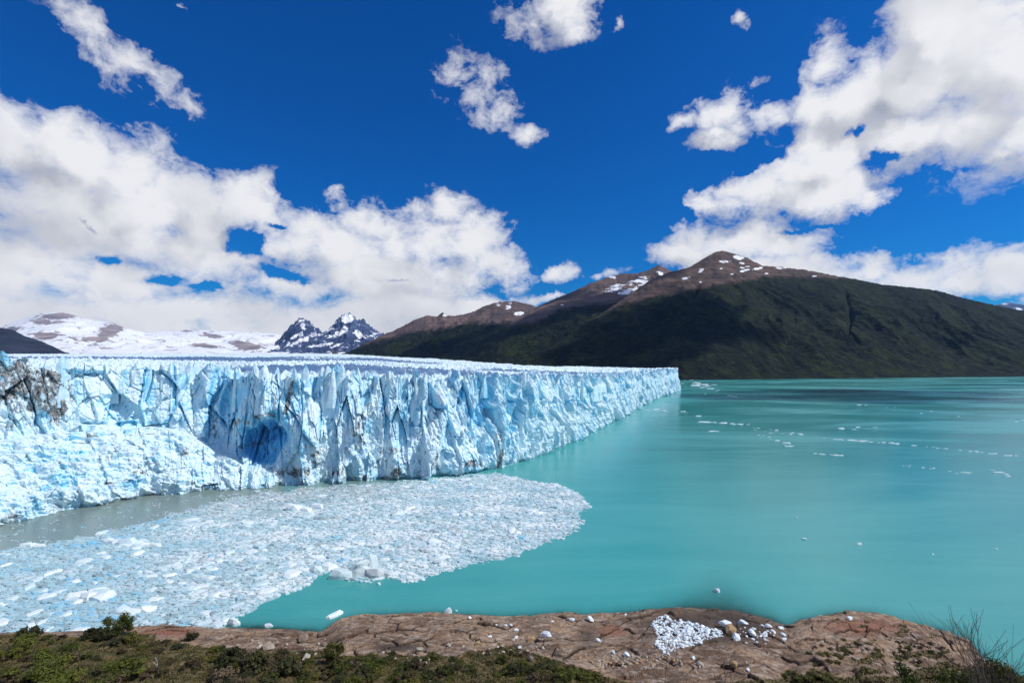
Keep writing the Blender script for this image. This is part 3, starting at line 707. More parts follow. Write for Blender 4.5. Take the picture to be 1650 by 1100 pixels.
def build_wall():
    s = wall_columns()
    nr = 250
    nf = 236                               # rows on the face, the rest fold back over the crest
    bx = np.interp(s, FS, FX); by = np.interp(s, FS, FY)
    pxs = np.interp(s, FS, FPX)
    k = 60
    tx = np.interp(s + 6, FS, FX) - np.interp(s - 6, FS, FX); ty = np.interp(s + 6, FS, FY) - np.interp(s - 6, FS, FY)
    tx = smooth1(tx, k); ty = smooth1(ty, k)
    L = np.hypot(tx, ty); tx /= L; ty /= L
    nx, ny = ty, -tx                        # out over the lake
    bl = np.interp(s, FS, FBL); zl = np.interp(s, FS, FZL)
    bl = bl + 8 * sstep(14, 26, bl); zl = zl - 2.5 * sstep(14, 26, bl); cr = np.interp(s, FS, FCR)
    apron = sstep(8, 20, bl)
    bc = bl + 7.0 + 9 * apron + 5.0 * fbm(s / 30.0, 0 * s, 3, seed=90)
    yc = by - ny * bc
    zc = CAMZ + (HOR - cr) / F * yc
    t1, r1, _ = teeth(s, 11.0, 101); t2, r2, _ = teeth(s, 5.0, 102)
    t1 = t1 * (0.25 + 0.75 * sstep(30, 110, pxs))
    zc = zc - np.interp(pxs, [150, 500], [3.5, 5.5]) + 8.5 * t1 + 4.0 * t2 + 1.6 * fbm(s / 45.0, 0 * s + 3, 3, seed=103)
    V = np.concatenate([np.linspace(0, 1, nf), 1 + np.linspace(0, 1, nr - nf + 1)[1:]])[:, None] * np.ones_like(s)[None, :]
    S = np.ones((nr, 1)) * s[None, :]
    v = np.minimum(V, 1)
    # profile: waterline (0) -> ledge (0.42) -> crest (1)
    vl = 0.42
    shelf = (15.0 * apron)[None, :]                     # the avalanche apron ends in a shelf under the upper cliff
    vs = vl + 0.06
    b = np.where(v < vl, bl * (v / vl) ** (1.25), np.where(v < vs, bl + shelf * (v - vl) / (vs - vl), bl + shelf + (bc - bl - 0.45 * shelf) * (v - vs) / (1 - vs)))
    z = np.where(v < vl, -1.5 + (zl + 1.5) * (v / vl) ** (0.85), np.where(v < vs, zl - 1.0 * (v - vl) / (vs - vl), zl - 1 + (zc - zl + 1) * (v - vs) / (1 - vs)))
    PX = np.ones((nr, 1)) * pxs[None, :]
    AP = apron[None, :] * (v < vl + 0.1)
    AP = AP * sstep(vl + 0.08, vl - 0.04, v)
    # ---- relief of the face, metres out over the lake
    lean = S + 0.07 * z + 1.6 * fbm(S / 26, z / 40, 3, seed=110)
    butt = ridged(lean / 34.0, z / 160.0, 3, 0.5, seed=111) - 0.6
    off = np.interp(PX, [300, 700, 900], [8.5, 7.0, 4.5]) * butt * (1 - 0.45 * AP)
    def facets(w, h, amp, seed, tilt):
        f1, f2, cx, cy, gx, gy = voronoi(lean / w, z / h, seed)
        r = h01(gx, gy, seed + 1) - 0.5
        ts = (h01(gx, gy, seed + 2) - 0.5) * tilt; tz = (h01(gx, gy, seed + 3) - 0.35) * tilt * 0.5
        e = f2 - f1
        return amp * r + ts * (lean - cx * w) - tz * (z - cy * h), e, h01(gx, gy, seed + 4)
    fa, ea, ra = facets(8.5, 34.0, 4.2, 124, 1.0)
    fb_, eb, rb = facets(3.6, 12.0, 1.7, 130, 0.9)
    fc, ec, rc = facets(1.5, 3.6, 0.62, 140, 0.8)
    fd, ed, rd = facets(2.6, 3.0, 1.3, 145, 0.9)
    up = 1 - 0.65 * AP
    top = sstep(0.42, 0.62, v)
    off = off + fa * (1 - 0.6 * AP) + fb_ * (1 - 0.25 * AP) + fc * (0.9 - 0.2 * AP) + fd * (0.95 - 0.75 * top) * (1 - 0.3 * AP)
    # open joints between the upper pillars
    top = sstep(0.42, 0.62, v)
    off = off - 3.4 * top * np.exp(-(ea / 0.08) ** 2) * (ra > 0.3) - 1.1 * np.exp(-(eb / 0.06) ** 2) * top
    off = off + 1.9 * (ridged(lean / 4.6, z / 48.0, 3, 0.55, seed=151) - 0.6) * (0.35 + 0.65 * top)
    off = off + 0.55 * fbm(S / 1.6, z / 2.0, 3, 0.6, seed=150)
    # hummocky avalanche apron on the left
    hum = 8.5 * fbm(S / 24.0, z / 12.0, 5, 0.6, seed=160) + 3.4 * (ridged(S / 9.0, (z + 0.25 * S) / 5.0, 3, 0.5, seed=161) - 0.6)
    off = off + AP * hum
    fresh_shade = np.clip(0.55 * sstep(0.75, 1.0, rb) * top + 0.9 * top * np.exp(-(ea / 0.08) ** 2) * (ra > 0.3), 0, 1) * 0.8  # blue of newly broken ice, with shade of the open joints painted in
    fresh_shade = fresh_shade + 0.6 * AP * sstep(0.05, 0.45, fbm(S / 14, z / 5, 4, seed=165))
    out0x = bx[None, :] + nx[None, :] * (off - b); out0y = by[None, :] + ny[None, :] * (off - b)
    px0, py0 = to_px(out0x, np.maximum(out0y, 20), z)
    fold = np.maximum(V - 1, 0)
    on = (V <= 1)
    for (x0, y0, rx, ry, dp, fr) in DENTS:
        q = np.hypot((px0 - x0 + 0.25 * (py0 - y0)) / rx, (py0 - y0) / ry)
        q = q + 0.25 * fbm(S / 6.0, z / 9.0, 3, seed=170)
        off = off - dp * sstep(1.05, 0.55, q) * on
        fresh_shade = np.maximum(fresh_shade, fr * sstep(1.1, 0.75, q) * on)  # hollows coloured bluer, for bare ice and for the shade in them
    for (x0, y0, rx, ry, dp) in BUMPS:
        q = np.hypot((px0 - x0 + 0.2 * (py0 - y0)) / rx, (py0 - y0) / ry) + 0.2 * fbm(S / 8.0, z / 8.0, 3, seed=171)
        off = off + dp * np.clip(1.0 - q, 0, 1) ** 0.8 * on
    fresh_shade = fresh_shade * (0.25 + 0.75 * sstep(60, 115, PX))
    dirt = np.zeros_like(S)
    for (x0, y0, rx, ry, w) in DIRT:
        q = np.hypot((px0 - x0 + 0.2 * (py0 - y0)) / rx, (py0 - y0) / ry)
        dirt = np.maximum(dirt, w * np.clip(1.5 - q, 0, 1))
    streak = np.exp(-((fbm(lean / 60, z / 7 + lean / 30, 4, seed=180)) / 0.05) ** 2) * sstep(0.0, 0.3, fbm(S / 40, z / 30, 2, seed=181)) * sstep(900, 700, PX) * sstep(0.75, 0.5, v)
    dirt = np.maximum(dirt, 0.42 * streak)
    # wave-cut notch at the waterline
    off = off - 1.3 * sstep(2.2, 0.0, z) * (1 - AP * 0)
    off = off * np.where(S > FS[-6], 0.4, 1.0)
    # fold back over the crest
    bb = b + fold * 7.0 - fold * 0
    zz = z - fold * 9.0 + fold * (1 - fold) * 4 * 1.2 * fbm(S / 3.0, V * 3, 3, seed=190)
    offc = np.where(on, off, off[nf - 1][None, :])
    zz = zz + AP * 0.45 * np.maximum(hum, -2)
    X = bx[None, :] + nx[None, :] * (offc - bb)
    Y = by[None, :] + ny[None, :] * (offc - bb)
    me = grid_mesh('ice_cliff', X, Y, zz, False, {'fresh_shade': np.clip(fresh_shade, 0, 1), 'dirt': dirt})
    link('ice_cliff', me, GL, ICE)
    return s, nx, ny, bx, by, b[nf - 1], zc, off[nf - 1], pxs
WS, WNX, WNY, WBX, WBY, WBC, WZC, WOFF, WPX = build_wall()

# the ice plain behind the crest, a sea of seracs rising to the snowfields
FARP = [(-900,571,6600),(0,570,6600),(300,570,6700),(540,570,6900),(600,573,5200),(700,578.5,4200),(830,587.5,3300),(950,591,3000),(1085,592,2600),(1120,593,2600)]
_wp = np.maximum.accumulate(WPX[WPX < 1097.5][:len(WPX) - 260]); _wb = smooth1(WBC, 40)[:len(_wp)]
def plain_base(px, Y):
    yf = np.interp(px, FPX[:3190], FY[:3190]); cr = np.interp(px, FPX[:3190], FCR[:3190])
    bk = np.interp(px, _wp, _wb) + 9
    y0 = yf + bk
    z0 = CAMZ + (HOR - cr) / F * y0 - 13.0
    z0 = np.minimum(z0, 54.0)
    fp = I(px, FARP, 1); fY = I(px, FARP, 2)
    zf = CAMZ + (HOR - fp) / F * fY
    t = np.clip((Y - y0) / (fY - y0), 0, 1.2)
    return z0 + (zf - z0) * t ** 1.0, t, y0, fY
def spikes(X, Y):
    wx = 9 * fbm(X / 60, Y / 60, 3, seed=200)
    a = ridged((X + wx) / 42, (Y - wx) / 30, 3, 0.55, seed=201)
    f1, f2, cx, cy, gx, gy = voronoi(X / 15, Y / 13, seed=203)
    cone = np.clip(1 - 1.6 * f1, 0, 1) * (0.4 + h01(gx, gy, 204))
    return 7.0 * (a - 0.55) + 7.0 * cone * sstep(0.45, 0.75, a)
def build_plain():
    px = np.arange(-400, 1094, 1.5)
    t = np.linspace(0, 1, 470)
    PX, TT = np.meshgrid(px, t)
    y0 = plain_base(PX, PX * 0 + 500)[2]; fY = I(PX, FARP, 2)
    Y = y0 * (fY * 1.05 / y0) ** TT
    zb, tt, _, _ = plain_base(PX, Y)
    X = (PX - CX) / F * Y
    amp = np.interp(Y, [200, 600, 2000, 5000, 7000], [1.0, 1.1, 1.25, 1.0, 0.6])
    far = sstep(1800, 3200, Y)
    sp = 0.62 * spikes(X * 1.5, Y * 1.5) * (1 - far) + far * (9 * (ridged(X / 110, Y / 130, 3, 0.55, seed=210) - 0.55) + 6 * fbm(X / 45, Y / 60, 2, seed=211))
    z = zb + amp * sp + 9 * fbm(X / 400, Y / 300, 2, seed=212) * sstep(400, 1500, Y)
    z = z - 16 * sstep(0.006, 0.0, TT)
    me = grid_mesh('ice_plain', X, Y, z, False, {'fresh_shade': 0 * z, 'dirt': 0 * z})
    link('ice_plain', me, GL, ICE)
build_plain()

rng = random.Random(7)
def serac_proto(i):
    r = random.Random(100 + i)
    pts = []
    n = r.randint(5, 7)
    ph = r.random() * 6.28
    lean = (r.uniform(-.25, .25), r.uniform(-.2, .2))
    for lv, (zz, k) in enumerate(((0, 1.0), (0.35, r.uniform(.85, 1.0)), (0.65, r.uniform(.6, .85)), (0.86, r.uniform(.32, .6)), (1.0, r.uniform(.05, .28)))):
        for j in range(n):
            a = ph + 6.283 * (j + r.uniform(-.25, .25)) / n
            q = k * r.uniform(.75, 1.05)
            pts.append((0.5 * q * math.cos(a) + lean[0] * zz, 0.42 * q * math.sin(a) + lean[1] * zz, zz + (r.uniform(-.05, .05) if lv else 0)))
    me = hull_mesh('serac', pts)
    me.materials.append(ICE)
    return me
SERACS = [serac_proto(i) for i in range(14)]
def add_seracs():
    # standing along the crest and a little behind it, nearest ones largest in view
    s = WS[0]
    count = 0
    while s < FS[-6] and count < 250:
        i = min(int(np.searchsorted(WS, s)), len(WS) - 1)
        px = WPX[i]
        step = np.interp(WBY[i], [200, 400, 800, 1300], [2.6, 3.4, 7.0, 12.0])
        s += step * rng.uniform(0.6, 1.5)
        if px < 98: continue
        back = rng.choice([rng.uniform(-1.5, 2.5), rng.uniform(2, 14)])
        back += 1.5
        off = WOFF[i] - WBC[i] - back
        x = WBX[i] + WNX[i] * off; y = WBY[i] + WNY[i] * off
        h = rng.uniform(14, 24)
        w = rng.uniform(3.2, 7.5)
        top = WZC[i] + rng.uniform(-3.0, 3.0)
        o = link('serac', SERACS[rng.randrange(len(SERACS))], GL)
        o.location = (x, y, top - h)
        ang = math.atan2(WNY[i], WNX[i])
        o.rotation_euler = (rng.uniform(-.09, .09), rng.uniform(-.09, .09), ang + math.pi / 2 + rng.uniform(-.6, .6))
        o.scale = (w, w * rng.uniform(.5, 1.1), h)
        count += 1
add_seracs()
TOWERS = [(128,582),(150,575),(165,581),(190,577),(207,586),(232,587),(255,585),(270,589),(285,580),(300,583),(312,588),(330,590),(345,590),(365,593),(395,596),(420,591),(440,594),(470,590),(490,590),(515,592),(530,590),(545,594),(575,594),(600,597),(625,601),(650,601),(672,605),(690,604),(707,609),(730,607),(757,599),(775,603),(790,607),(815,603),(833,603),(848,606),(865,598),(890,603),(905,600),(925,603),(940,601),(958,603),(975,600),(1000,600),(1030,598)]
def add_towers():
    # the tall pillars that stand clear of the crest
    r = random.Random(41)
    for px, py in TOWERS:
        i = int(np.argmin(np.abs(WPX - px)))
        back = r.uniform(2.0, 5.0)
        off = WOFF[i] - WBC[i] - back
        x = WBX[i] + WNX[i] * off; y = WBY[i] + WNY[i] * off
        top = CAMZ + (HOR - py) / F * y
        h = r.uniform(22, 30)
        w = r.uniform(6.5, 11.0) * np.interp(y, [250, 700], [1.0, 1.5])
        o = link('serac', SERACS[r.randrange(len(SERACS))], GL)
        o.location = (x, y, top - h)
        o.rotation_euler = (r.uniform(-.06, .06), r.uniform(-.06, .06), math.atan2(WNY[i], WNX[i]) + math.pi / 2 + r.uniform(-.5, .5))
        o.scale = (w, w * r.uniform(.5, .9), h)
add_towers()

# ------------------------------------------------------------------ floating ice
def floe_proto(i):
    r = random.Random(300 + i)
    pts = []
    n = r.randint(7, 10)
    el = r.uniform(.6, 1.0)
    for j in range(n):
        a = 6.283 * (j + r.uniform(-.3, .3)) / n
        q = r.uniform(.7, 1.05)
        pts.append((0.5 * q * math.cos(a), 0.5 * el * q * math.sin(a), -0.4))
        pts.append((0.48 * q * math.cos(a), 0.48 * el * q * math.sin(a), r.uniform(.05, .45)))
    for j in range(7):
        a = 6.283 * (j + r.random()) / 7; q = r.uniform(.22, .38)
        pts.append((q * math.cos(a), el * q * math.sin(a), r.uniform(.55, 1.0)))
    me = hull_mesh('ice_floe', pts)
    me.materials.append(FLOE)
    return me
FLOES = [floe_proto(i) for i in range(16)]
def build_pack():
    rs = np.random.RandomState(5)
    # jittered lattices of pieces, coarse to fine, each later piece dropped where water leads open
    allp = []
    for size, jit in ((4.2, .9), (2.7, .9), (1.9, .9), (1.3, 1.0), (0.9, 1.0)):
        xs = np.arange(-290, 75, size); ys = np.arange(118, 345, size)
        gx, gy = np.meshgrid(xs, ys)
        gx = gx.ravel() + (rs.rand(gx.size) - .5) * size * jit * 1.3; gy = gy.ravel() + (rs.rand(gy.size) - .5) * size * jit * 1.3
        px, py = to_px(gx, gy, 0 * gx)
        edge = 20 * fbm(gx / 16, gy / 16, 5, 0.6, seed=301) + rs.normal(0, 2.2, gx.size)
        ok = in_poly(px + edge, py + edge * 0.6, PACK)
        leads = fbm(gx / 14, gy / 9, 4, 0.55, seed=302)
        fine = sstep(430, 560, px) * sstep(60, 10, py - I(px, FRONT))
        thr = -0.42 + 0.12 * (size > 2) + 0.22 * sstep(40, 0, py - I(px, FRONT) - 35) * (px < 480)
        keep = ok & (leads > thr)
        if size > 1.5: keep &= rs.rand(gx.size) > (np.interp(size, [1.9, 2.7, 4.2], [0.45, 0.6, 0.86]) + 0.35 * fine * (size < 4))
        else: keep &= rs.rand(gx.size) > 0.30
        gx, gy = gx[keep], gy[keep]
        sz = size * (0.62 + 0.75 * rs.rand(gx.size) ** 1.5)
        allp.append(np.stack([gx, gy, sz], 1))
    # bits adrift outside the pack
    xs = rs.rand(9000, 2); gx = -230 + 150 * xs[:, 0]; gy = 175 + 110 * xs[:, 1]
    px, py = to_px(gx, gy, 0 * gx)
    ok = (px > -30) & (px < 470) & (py > I(px, FRONT) + 5) & ~in_poly(px, py, PACK) & (py < 900) & (fbm(gx / 10, gy / 6, 3, seed=305) > 0.12)
    gx, gy = gx[ok][:700], gy[ok][:700]
    allp.append(np.stack([gx, gy, 0.4 + 0.9 * rs.rand(gx.size) ** 2], 1))
    P = np.concatenate(allp)
    order = np.argsort(-P[:, 2]); P = P[order]
    px, py = to_px(P[:, 0], P[:, 1], 0 * P[:, 0])
    show = P[:, 2] * F / P[:, 1]
    inframe = (px > 0) & (px < 960)
    # those that show largest become things of their own
    idx = np.argsort(-(show * inframe))[:105]
    big = P[idx].copy(); big[:, 2] *= 1.05
    mask = np.ones(len(P), bool); mask[idx] = False
    Q = P[mask]
    n = len(Q); K = 6
    ang = rs.rand(n, 1) * 6.283 + np.arange(K)[None, :] * 6.283 / K + (rs.rand(n, K) - .5) * 0.7
    rad = Q[:, 2:3] * 0.55 * (0.65 + 0.5 * rs.rand(n, K))
    x = Q[:, 0:1] + rad * np.cos(ang) * 1.15; y = Q[:, 1:2] + rad * np.sin(ang) * 0.95
    h = Q[:, 2:3] * (0.06 + 0.16 * rs.rand(n, 1) ** 1.5) + 0.04
    zt = h * (0.75 + 0.5 * rs.rand(n, K))
    bot = np.stack([x, y, np.full_like(x, -0.15)], 2)
    top = np.stack([Q[:, 0:1] + (x - Q[:, 0:1]) * .9, Q[:, 1:2] + (y - Q[:, 1:2]) * .9, zt], 2)
    c = np.stack([Q[:, 0:1], Q[:, 1:2], h * 1.25], 2)
    V = np.concatenate([bot, top, c], 1)                    # n, 13, 3
    f = []
    for j in range(K):
        k = (j + 1) % K
        f += [(j, k, K + k), (j, K + k, K + j), (K + j, K + k, 2 * K)]
    f = np.array(f)[None] + (np.arange(n) * 13)[:, None, None]
    qx, qy = to_px(Q[:, 0], Q[:, 1], 0 * Q[:, 0])
    tone = 0.02 + 0.5 * rs.rand(n) ** 2 + 0.5 * fbm(Q[:, 0] / 20, Q[:, 1] / 12, 3, seed=310) + 0.34 * sstep(450, 100, qx)
    tone = tone + 0.6 * (rs.rand(n) > 0.985)
    dirt = np.clip(rs.rand(n) ** 6 * 0.8 + 0.85 * sstep(55, 10, qy - I(qx, FRONT)) * sstep(700, 560, qx) * rs.rand(n), 0, 1)
    me = mesh_np('brash_ice', V.reshape(-1, 3), f.reshape(-1, 3), False, {'tone': np.repeat(tone, 13), 'dirt': np.repeat(dirt, 13)})
    o = link('brash_ice', me, None, FLOE)
    props(o, 'dense pack of small broken ice floating before the glacier', 'brash ice', kind='stuff')
    for k, (x_, y_, s_) in enumerate(big):
        o = link('ice_floe', FLOES[k % 16])
        o.location = (x_, y_, 0.05)
        o.rotation_euler = (0, 0, rng.random() * 6.28)
        w = s_ * rng.uniform(1.0, 1.5)
        o.scale = (w, w * rng.uniform(.6, 1.0), w * rng.uniform(.07, .17))
        q = float(to_px(x_, y_, 0)[0])
        if q < 230: l = 'larger pale floe in the left third of the brash ice pack'
        elif q < 480: l = 'larger pale floe in the middle of the brash ice pack'
        else: l = 'larger white floe in the right part of the brash ice pack'
        props(o, l, 'ice floe', 'larger floes: ' + l)
build_pack()

def floe(px, py, wpx, label, group=None, aspect=0.6, hgt=0.3, proto=None, rot=None):
    x, y = at_water(px, py)
    o = link('ice_floe', FLOES[(proto if proto is not None else rng.randrange(16))])
    w = wpx / F * y * 1.1
    o.location = (x, y, 0.02 * w)
    o.rotation_euler = (0, 0, rng.uniform(-.4, .4) if rot is None else rot)
    o.scale = (w, w * aspect, w * hgt)
    return props(o, label, 'ice floe', group)

# named floes
floe(539,992,34,'white jagged floe alone in the turquoise water off the rocks', aspect=.45, hgt=.13, rot=1.0)
floe(722,988,16,'small white floe just off the top of the rounded rock slab', hgt=.5)
floe(735,984,6,'tiny ice bit beside the small floe off the rock slab')
floe(376,1005,26,'flat pale floe stranded by the red rock at left', aspect=.5)
floe(432,1009,14,'small white floe touching the rock left of the gully')
floe(1296,869,9,'small single floe in open water left of the rounder one')
floe(1385,877,11,'rounded single floe in open water at centre right', hgt=.25)
floe(1155,953,11,'small pointed floe in open water above the dark rocks', hgt=.5)
floe(1605,885,6,'tiny floe in open water near the right edge')
floe(1503,893,5,'tiny low floe in open water left of the right edge one')
floe(610,941,9,'small floe just off the lower edge of the ice pack')
floe(1283,834,5,'tiny upper floe in open water above the single pair')
def pressure_floe():
    root = empty('iceberg', (*at_water(585, 928), 0))
    props(root, 'dirty grey iceberg of tilted slabs at the lower edge of the pack', 'iceberg')
    r = random.Random(11)
    for k, (dx, dy, w, d, h, rx, ry, rz) in enumerate([(-6, -1, 9, 4, 2.4, .1, .15, .3), (-1.5, 0.4, 9, 4.5, 3.6, -.2, .1, .1), (3.5, .2, 8, 4.5, 2.6, .15, -.2, -.3), (-.5, 2.6, 7, 3.5, 5.2, .3, -.3, .7), (2.2, 2.8, 5, 3.2, 6.0, -.2, .35, 1.2), (7.2, 0.2, 4, 3, 1.5, 0, 0, 0)]):
        me = FLOES[(k * 3 + 1) % 16].copy()
        me.attributes.new('dirt', 'FLOAT', 'POINT').data.foreach_set('value', np.full(len(me.vertices), .12 + .18 * (k % 3)))
        o = link('ice_slab', me, root)
        o.location = (dx, dy, 0.2); o.rotation_euler = (rx, ry, rz); o.scale = (w, d, h)
pressure_floe()
def blue_berg(px, py, w, label, hs=(1, .7)):
    root = empty('iceberg', (*at_water(px, py), 0))
    props(root, label, 'iceberg')
    y = root.location.y; m = w / F * y
    for k in range(3):
        o = link('ice_slab', FLOES[rng.randrange(16)], root)
        o.location = ((k - 1) * m * .28, rng.uniform(-.1, .1) * m, 0)
        o.rotation_euler = (rng.uniform(-.2, .2), rng.uniform(-.2, .2), rng.uniform(-.5, .5))
        o.scale = (m * rng.uniform(.45, .7), m * rng.uniform(.3, .5), m * rng.uniform(.07, .17))
for a in [(492,820,60,'pale blue low iceberg in the pack under the blue cave'),(510,918,62,'pale blue sloping iceberg on the pack edge left of the dirty one'),(230,922,34,'tilted floe with a bright blue side near the pack centre left'),(300,905,34,'pale blue berg with a blue streak left of centre in the pack'),(365,905,40,'flat berg with a blue notch in the middle of the pack'),(715,873,34,'smooth white raised floe in the right half of the pack'),(745,830,36,'pair of low white bergs near the right middle of the pack'),(140,965,70,'long white floe low in the pack above the left bushes'),(215,985,70,'broad bluish floe low in the pack by the round bush'),(50,880,42,'white berg at the upper left rim of the pack'),(190,875,60,'long flat pale floe at the upper left of the pack'),(235,880,46,'flat white floe beside the long pale one, upper left')]:
    blue_berg(*a)
# loose strings of ice on the open lake
def string(x0, y0, x1, y1, n, spread, smin, smax, label, group, seed, aspect=.5):
    r = random.Random(seed)
    for k in range(n):
        t = r.random()
        w = smin + (smax - smin) * r.random() ** 2
        floe(x0 + (x1 - x0) * t + r.gauss(0, spread), y0 + (y1 - y0) * t + r.gauss(0, spread * .18), w, label, group, aspect=r.uniform(.25, .6), hgt=r.uniform(.03, .07))
G1 = 'floes strung out in the upper white line on the lake'
string(1122,679,1210,684,30,2.5,4,13,'white floe in the short thick line right of the ice cliff','floes in the short thick line',1)
string(1325,706,1450,715,34,2,4,12,'white floe in the long thin line across the right lake','floes in the long thin line',2)
string(1470,717,1650,736,36,2.2,3,11,'white floe in the line running out to the right edge','floes in the line to the right edge',3)
string(1312,730,1358,734,14,2,4,11,'white floe in the lone streak below the long thin line','floes in the lone streak',4)
string(1045,660,1130,668,10,5,3,14,'small floe drifting close to the far ice cliff','floes close to the far ice cliff',5)
string(1210,690,1300,702,22,9,2,9,'tiny floe scattered between the two white lines','floes between the white lines',6)
string(1220,700,1290,722,14,6,3,13,'tiny floe trailing below the scattered bits','floes trailing down the middle',7)
string(1100,612,1165,632,26,16,4,22,'thin floe at the foot of the far mountain by the ice corner','floes by the far ice corner',8)
string(1600,757,1632,768,9,5,6,22,'white floe in the cluster at the right edge','floes in the right edge cluster',9)
string(1400,742,1560,762,12,6,4,16,'floe scattered below the line at right','floes scattered at right',10)
string(1360,650,1640,680,9,14,3,10,'far tiny floe out on the right lake','far tiny floes at right',11)
string(1350,690,1480,688,5,6,6,14,'small far floe above the long thin line','floes above the thin line',12)
string(1140,695,1180,696,3,3,10,16,'short flat floe under the thick line','floes under the thick line',13)

# ------------------------------------------------------------------ stones and stranded ice on the shore
def rock_proto(name, i, mat, flat=0.75):
    r = random.Random(500 + i)
    pts = []
    for k in range(26):
        v = Vector((r.gauss(0, 1), r.gauss(0, 1), r.gauss(0, 1))).normalized()
        q = 0.5 * r.uniform(.82, 1.05)
        pts.append((v.x * q, v.y * q * .85, v.z * q * flat))
    me = hull_mesh(name, pts)
    me.materials.append(mat)
    return me
STONE = mat_simple('pale_granite', (0.30, 0.245, 0.19), (0.50, 0.45, 0.38), 1.5, .85, .5, .05, .35)
DSTONE = mat_simple('brown_granite', (0.13, 0.10, 0.08), (0.30, 0.235, 0.185), 1.5, .85, .5, .05, .35)
OSTONE = mat_simple('ochre_granite', (0.33, 0.20, 0.10), (0.44, 0.32, 0.19), 1.5, .85, .5, .05, .3)
CHUNK = mat_simple('stranded_ice', (0.74, 0.83, 0.88), (0.88, 0.92, 0.94), 2.0, .45, .5, .08, .4)
STONES = [rock_proto('stone', i, STONE) for i in range(7)]
DSTONES = [rock_proto('boulder', i + 20, DSTONE) for i in range(4)]
OSTONES = [rock_proto('boulder', i + 40, OSTONE) for i in range(3)]
CHUNKS = [rock_proto('ice_chunk', i + 60, CHUNK, .8) for i in range(8)]
def put(name, mesh, px, py, wpx, label, cat, group=None, asp=0.85, hs=0.8, sink=.22):
    g = ground_at(px, py)
    o = link(name, mesh)
    w = wpx / F * g.y
    o.location = (g.x, g.y, g.z + w * (0.5 * .75 * hs - sink * hs))
    o.rotation_euler = (rng.uniform(-.25, .25), rng.uniform(-.25, .25), rng.random() * 6.28)
    o.scale = (w * 1.05, w * asp * 1.05, w * hs * 1.05)
    return props(o, label, cat, group)
put('boulder', DSTONES[0], 488, 1031, 22, 'brown grey boulder on the cracked rock left of the gully', 'boulder')
put('boulder', STONES[0], 433, 1044, 24, 'large pale boulder at the edge of the scrub left of the gully', 'boulder')
put('boulder', STONES[1], 418, 1043, 12, 'small pale boulder touching the large pale one', 'boulder')
put('boulder', STONES[2], 494, 1062, 20, 'pale boulder among bushes below the brown grey one', 'boulder')
put('boulder', DSTONES[1], 523, 1039, 12, 'grey boulder in the mouth of the gully', 'boulder')
put('boulder', STONES[3], 676, 1048, 15, 'pale split boulder at the foot of the rounded slab', 'boulder')
put('boulder', DSTONES[2], 688, 1050, 12, 'dark boulder leaning on the pale split one', 'boulder')
put('boulder', STONES[4], 723, 1041, 11, 'pointed pale stone below the rounded slab', 'boulder')
put('boulder', OSTONES[0], 769, 1038, 13, 'ochre boulder standing on the slab above the scrub', 'boulder')
put('boulder', OSTONES[1], 855, 1032, 17, 'round ochre boulder in the puddle hollow', 'boulder')
put('boulder', OSTONES[2], 1177, 1018, 26, 'ochre boulder ringed by white ice on the dark rock', 'boulder', hs=.7)
put('boulder', OSTONES[0], 1183, 1077, 17, 'ochre boulder at the lower right of the dark slab', 'boulder')
put('boulder', STONES[5], 1128, 1072, 14, 'pale leaning boulder below the ice heap', 'boulder')
put('boulder', DSTONES[3], 855, 1063, 15, 'grey flat boulder in the scrub left of the stone field', 'boulder')
put('boulder', OSTONES[1], 953, 1068, 9, 'orange stone at the left end of the stone field', 'boulder')
def scatter(n, fn, protos, smin, smax, name, label, cat, group, seed, hs=.8):
    r = random.Random(seed)
    for k in range(n):
        px, py = fn(r)
        put(name, protos[r.randrange(len(protos))], px, py, smin + (smax - smin) * r.random() ** 2, label, cat, group, asp=r.uniform(.6, 1), hs=hs * r.uniform(.7, 1.1))
scatter(90, lambda r: (r.gauss(1035, 48), 1066 + r.gauss(0, 6)), STONES + OSTONES, 4, 10, 'stone', 'pale stone in the stone field below the dark slab', 'stone', 'stones of the stone field', 1)
scatter(46, lambda r: (r.uniform(740, 875), 1040 + r.uniform(-14, 14)), STONES, 3.5, 9, 'stone', 'pale stone strewn between the slab and the middle scrub', 'stone', 'stones by the middle scrub', 2)
scatter(34, lambda r: (r.uniform(545, 720), 1060 + r.uniform(-14, 16)), STONES, 3, 7, 'stone', 'pale stone among bushes below the rounded slab', 'stone', 'stones among the bushes', 3)
scatter(26, lambda r: (r.uniform(380, 530), 1042 + r.uniform(-12, 16)), STONES + DSTONES, 3.5, 9, 'stone', 'stone on the cracked rock left of the gully', 'stone', 'stones left of the gully', 4)
scatter(26, lambda r: (r.uniform(1380, 1560), 1050 + r.uniform(-16, 22)), STONES, 3, 7, 'stone', 'pale stone on the mossy right hand slab', 'stone', 'stones on the mossy slab', 5)
scatter(16, lambda r: (r.uniform(1120, 1260), 1075 + r.uniform(-10, 14)), STONES, 3, 7, 'stone', 'pale stone at the lower edge of the dark slab', 'stone', 'stones at the dark slab edge', 6)

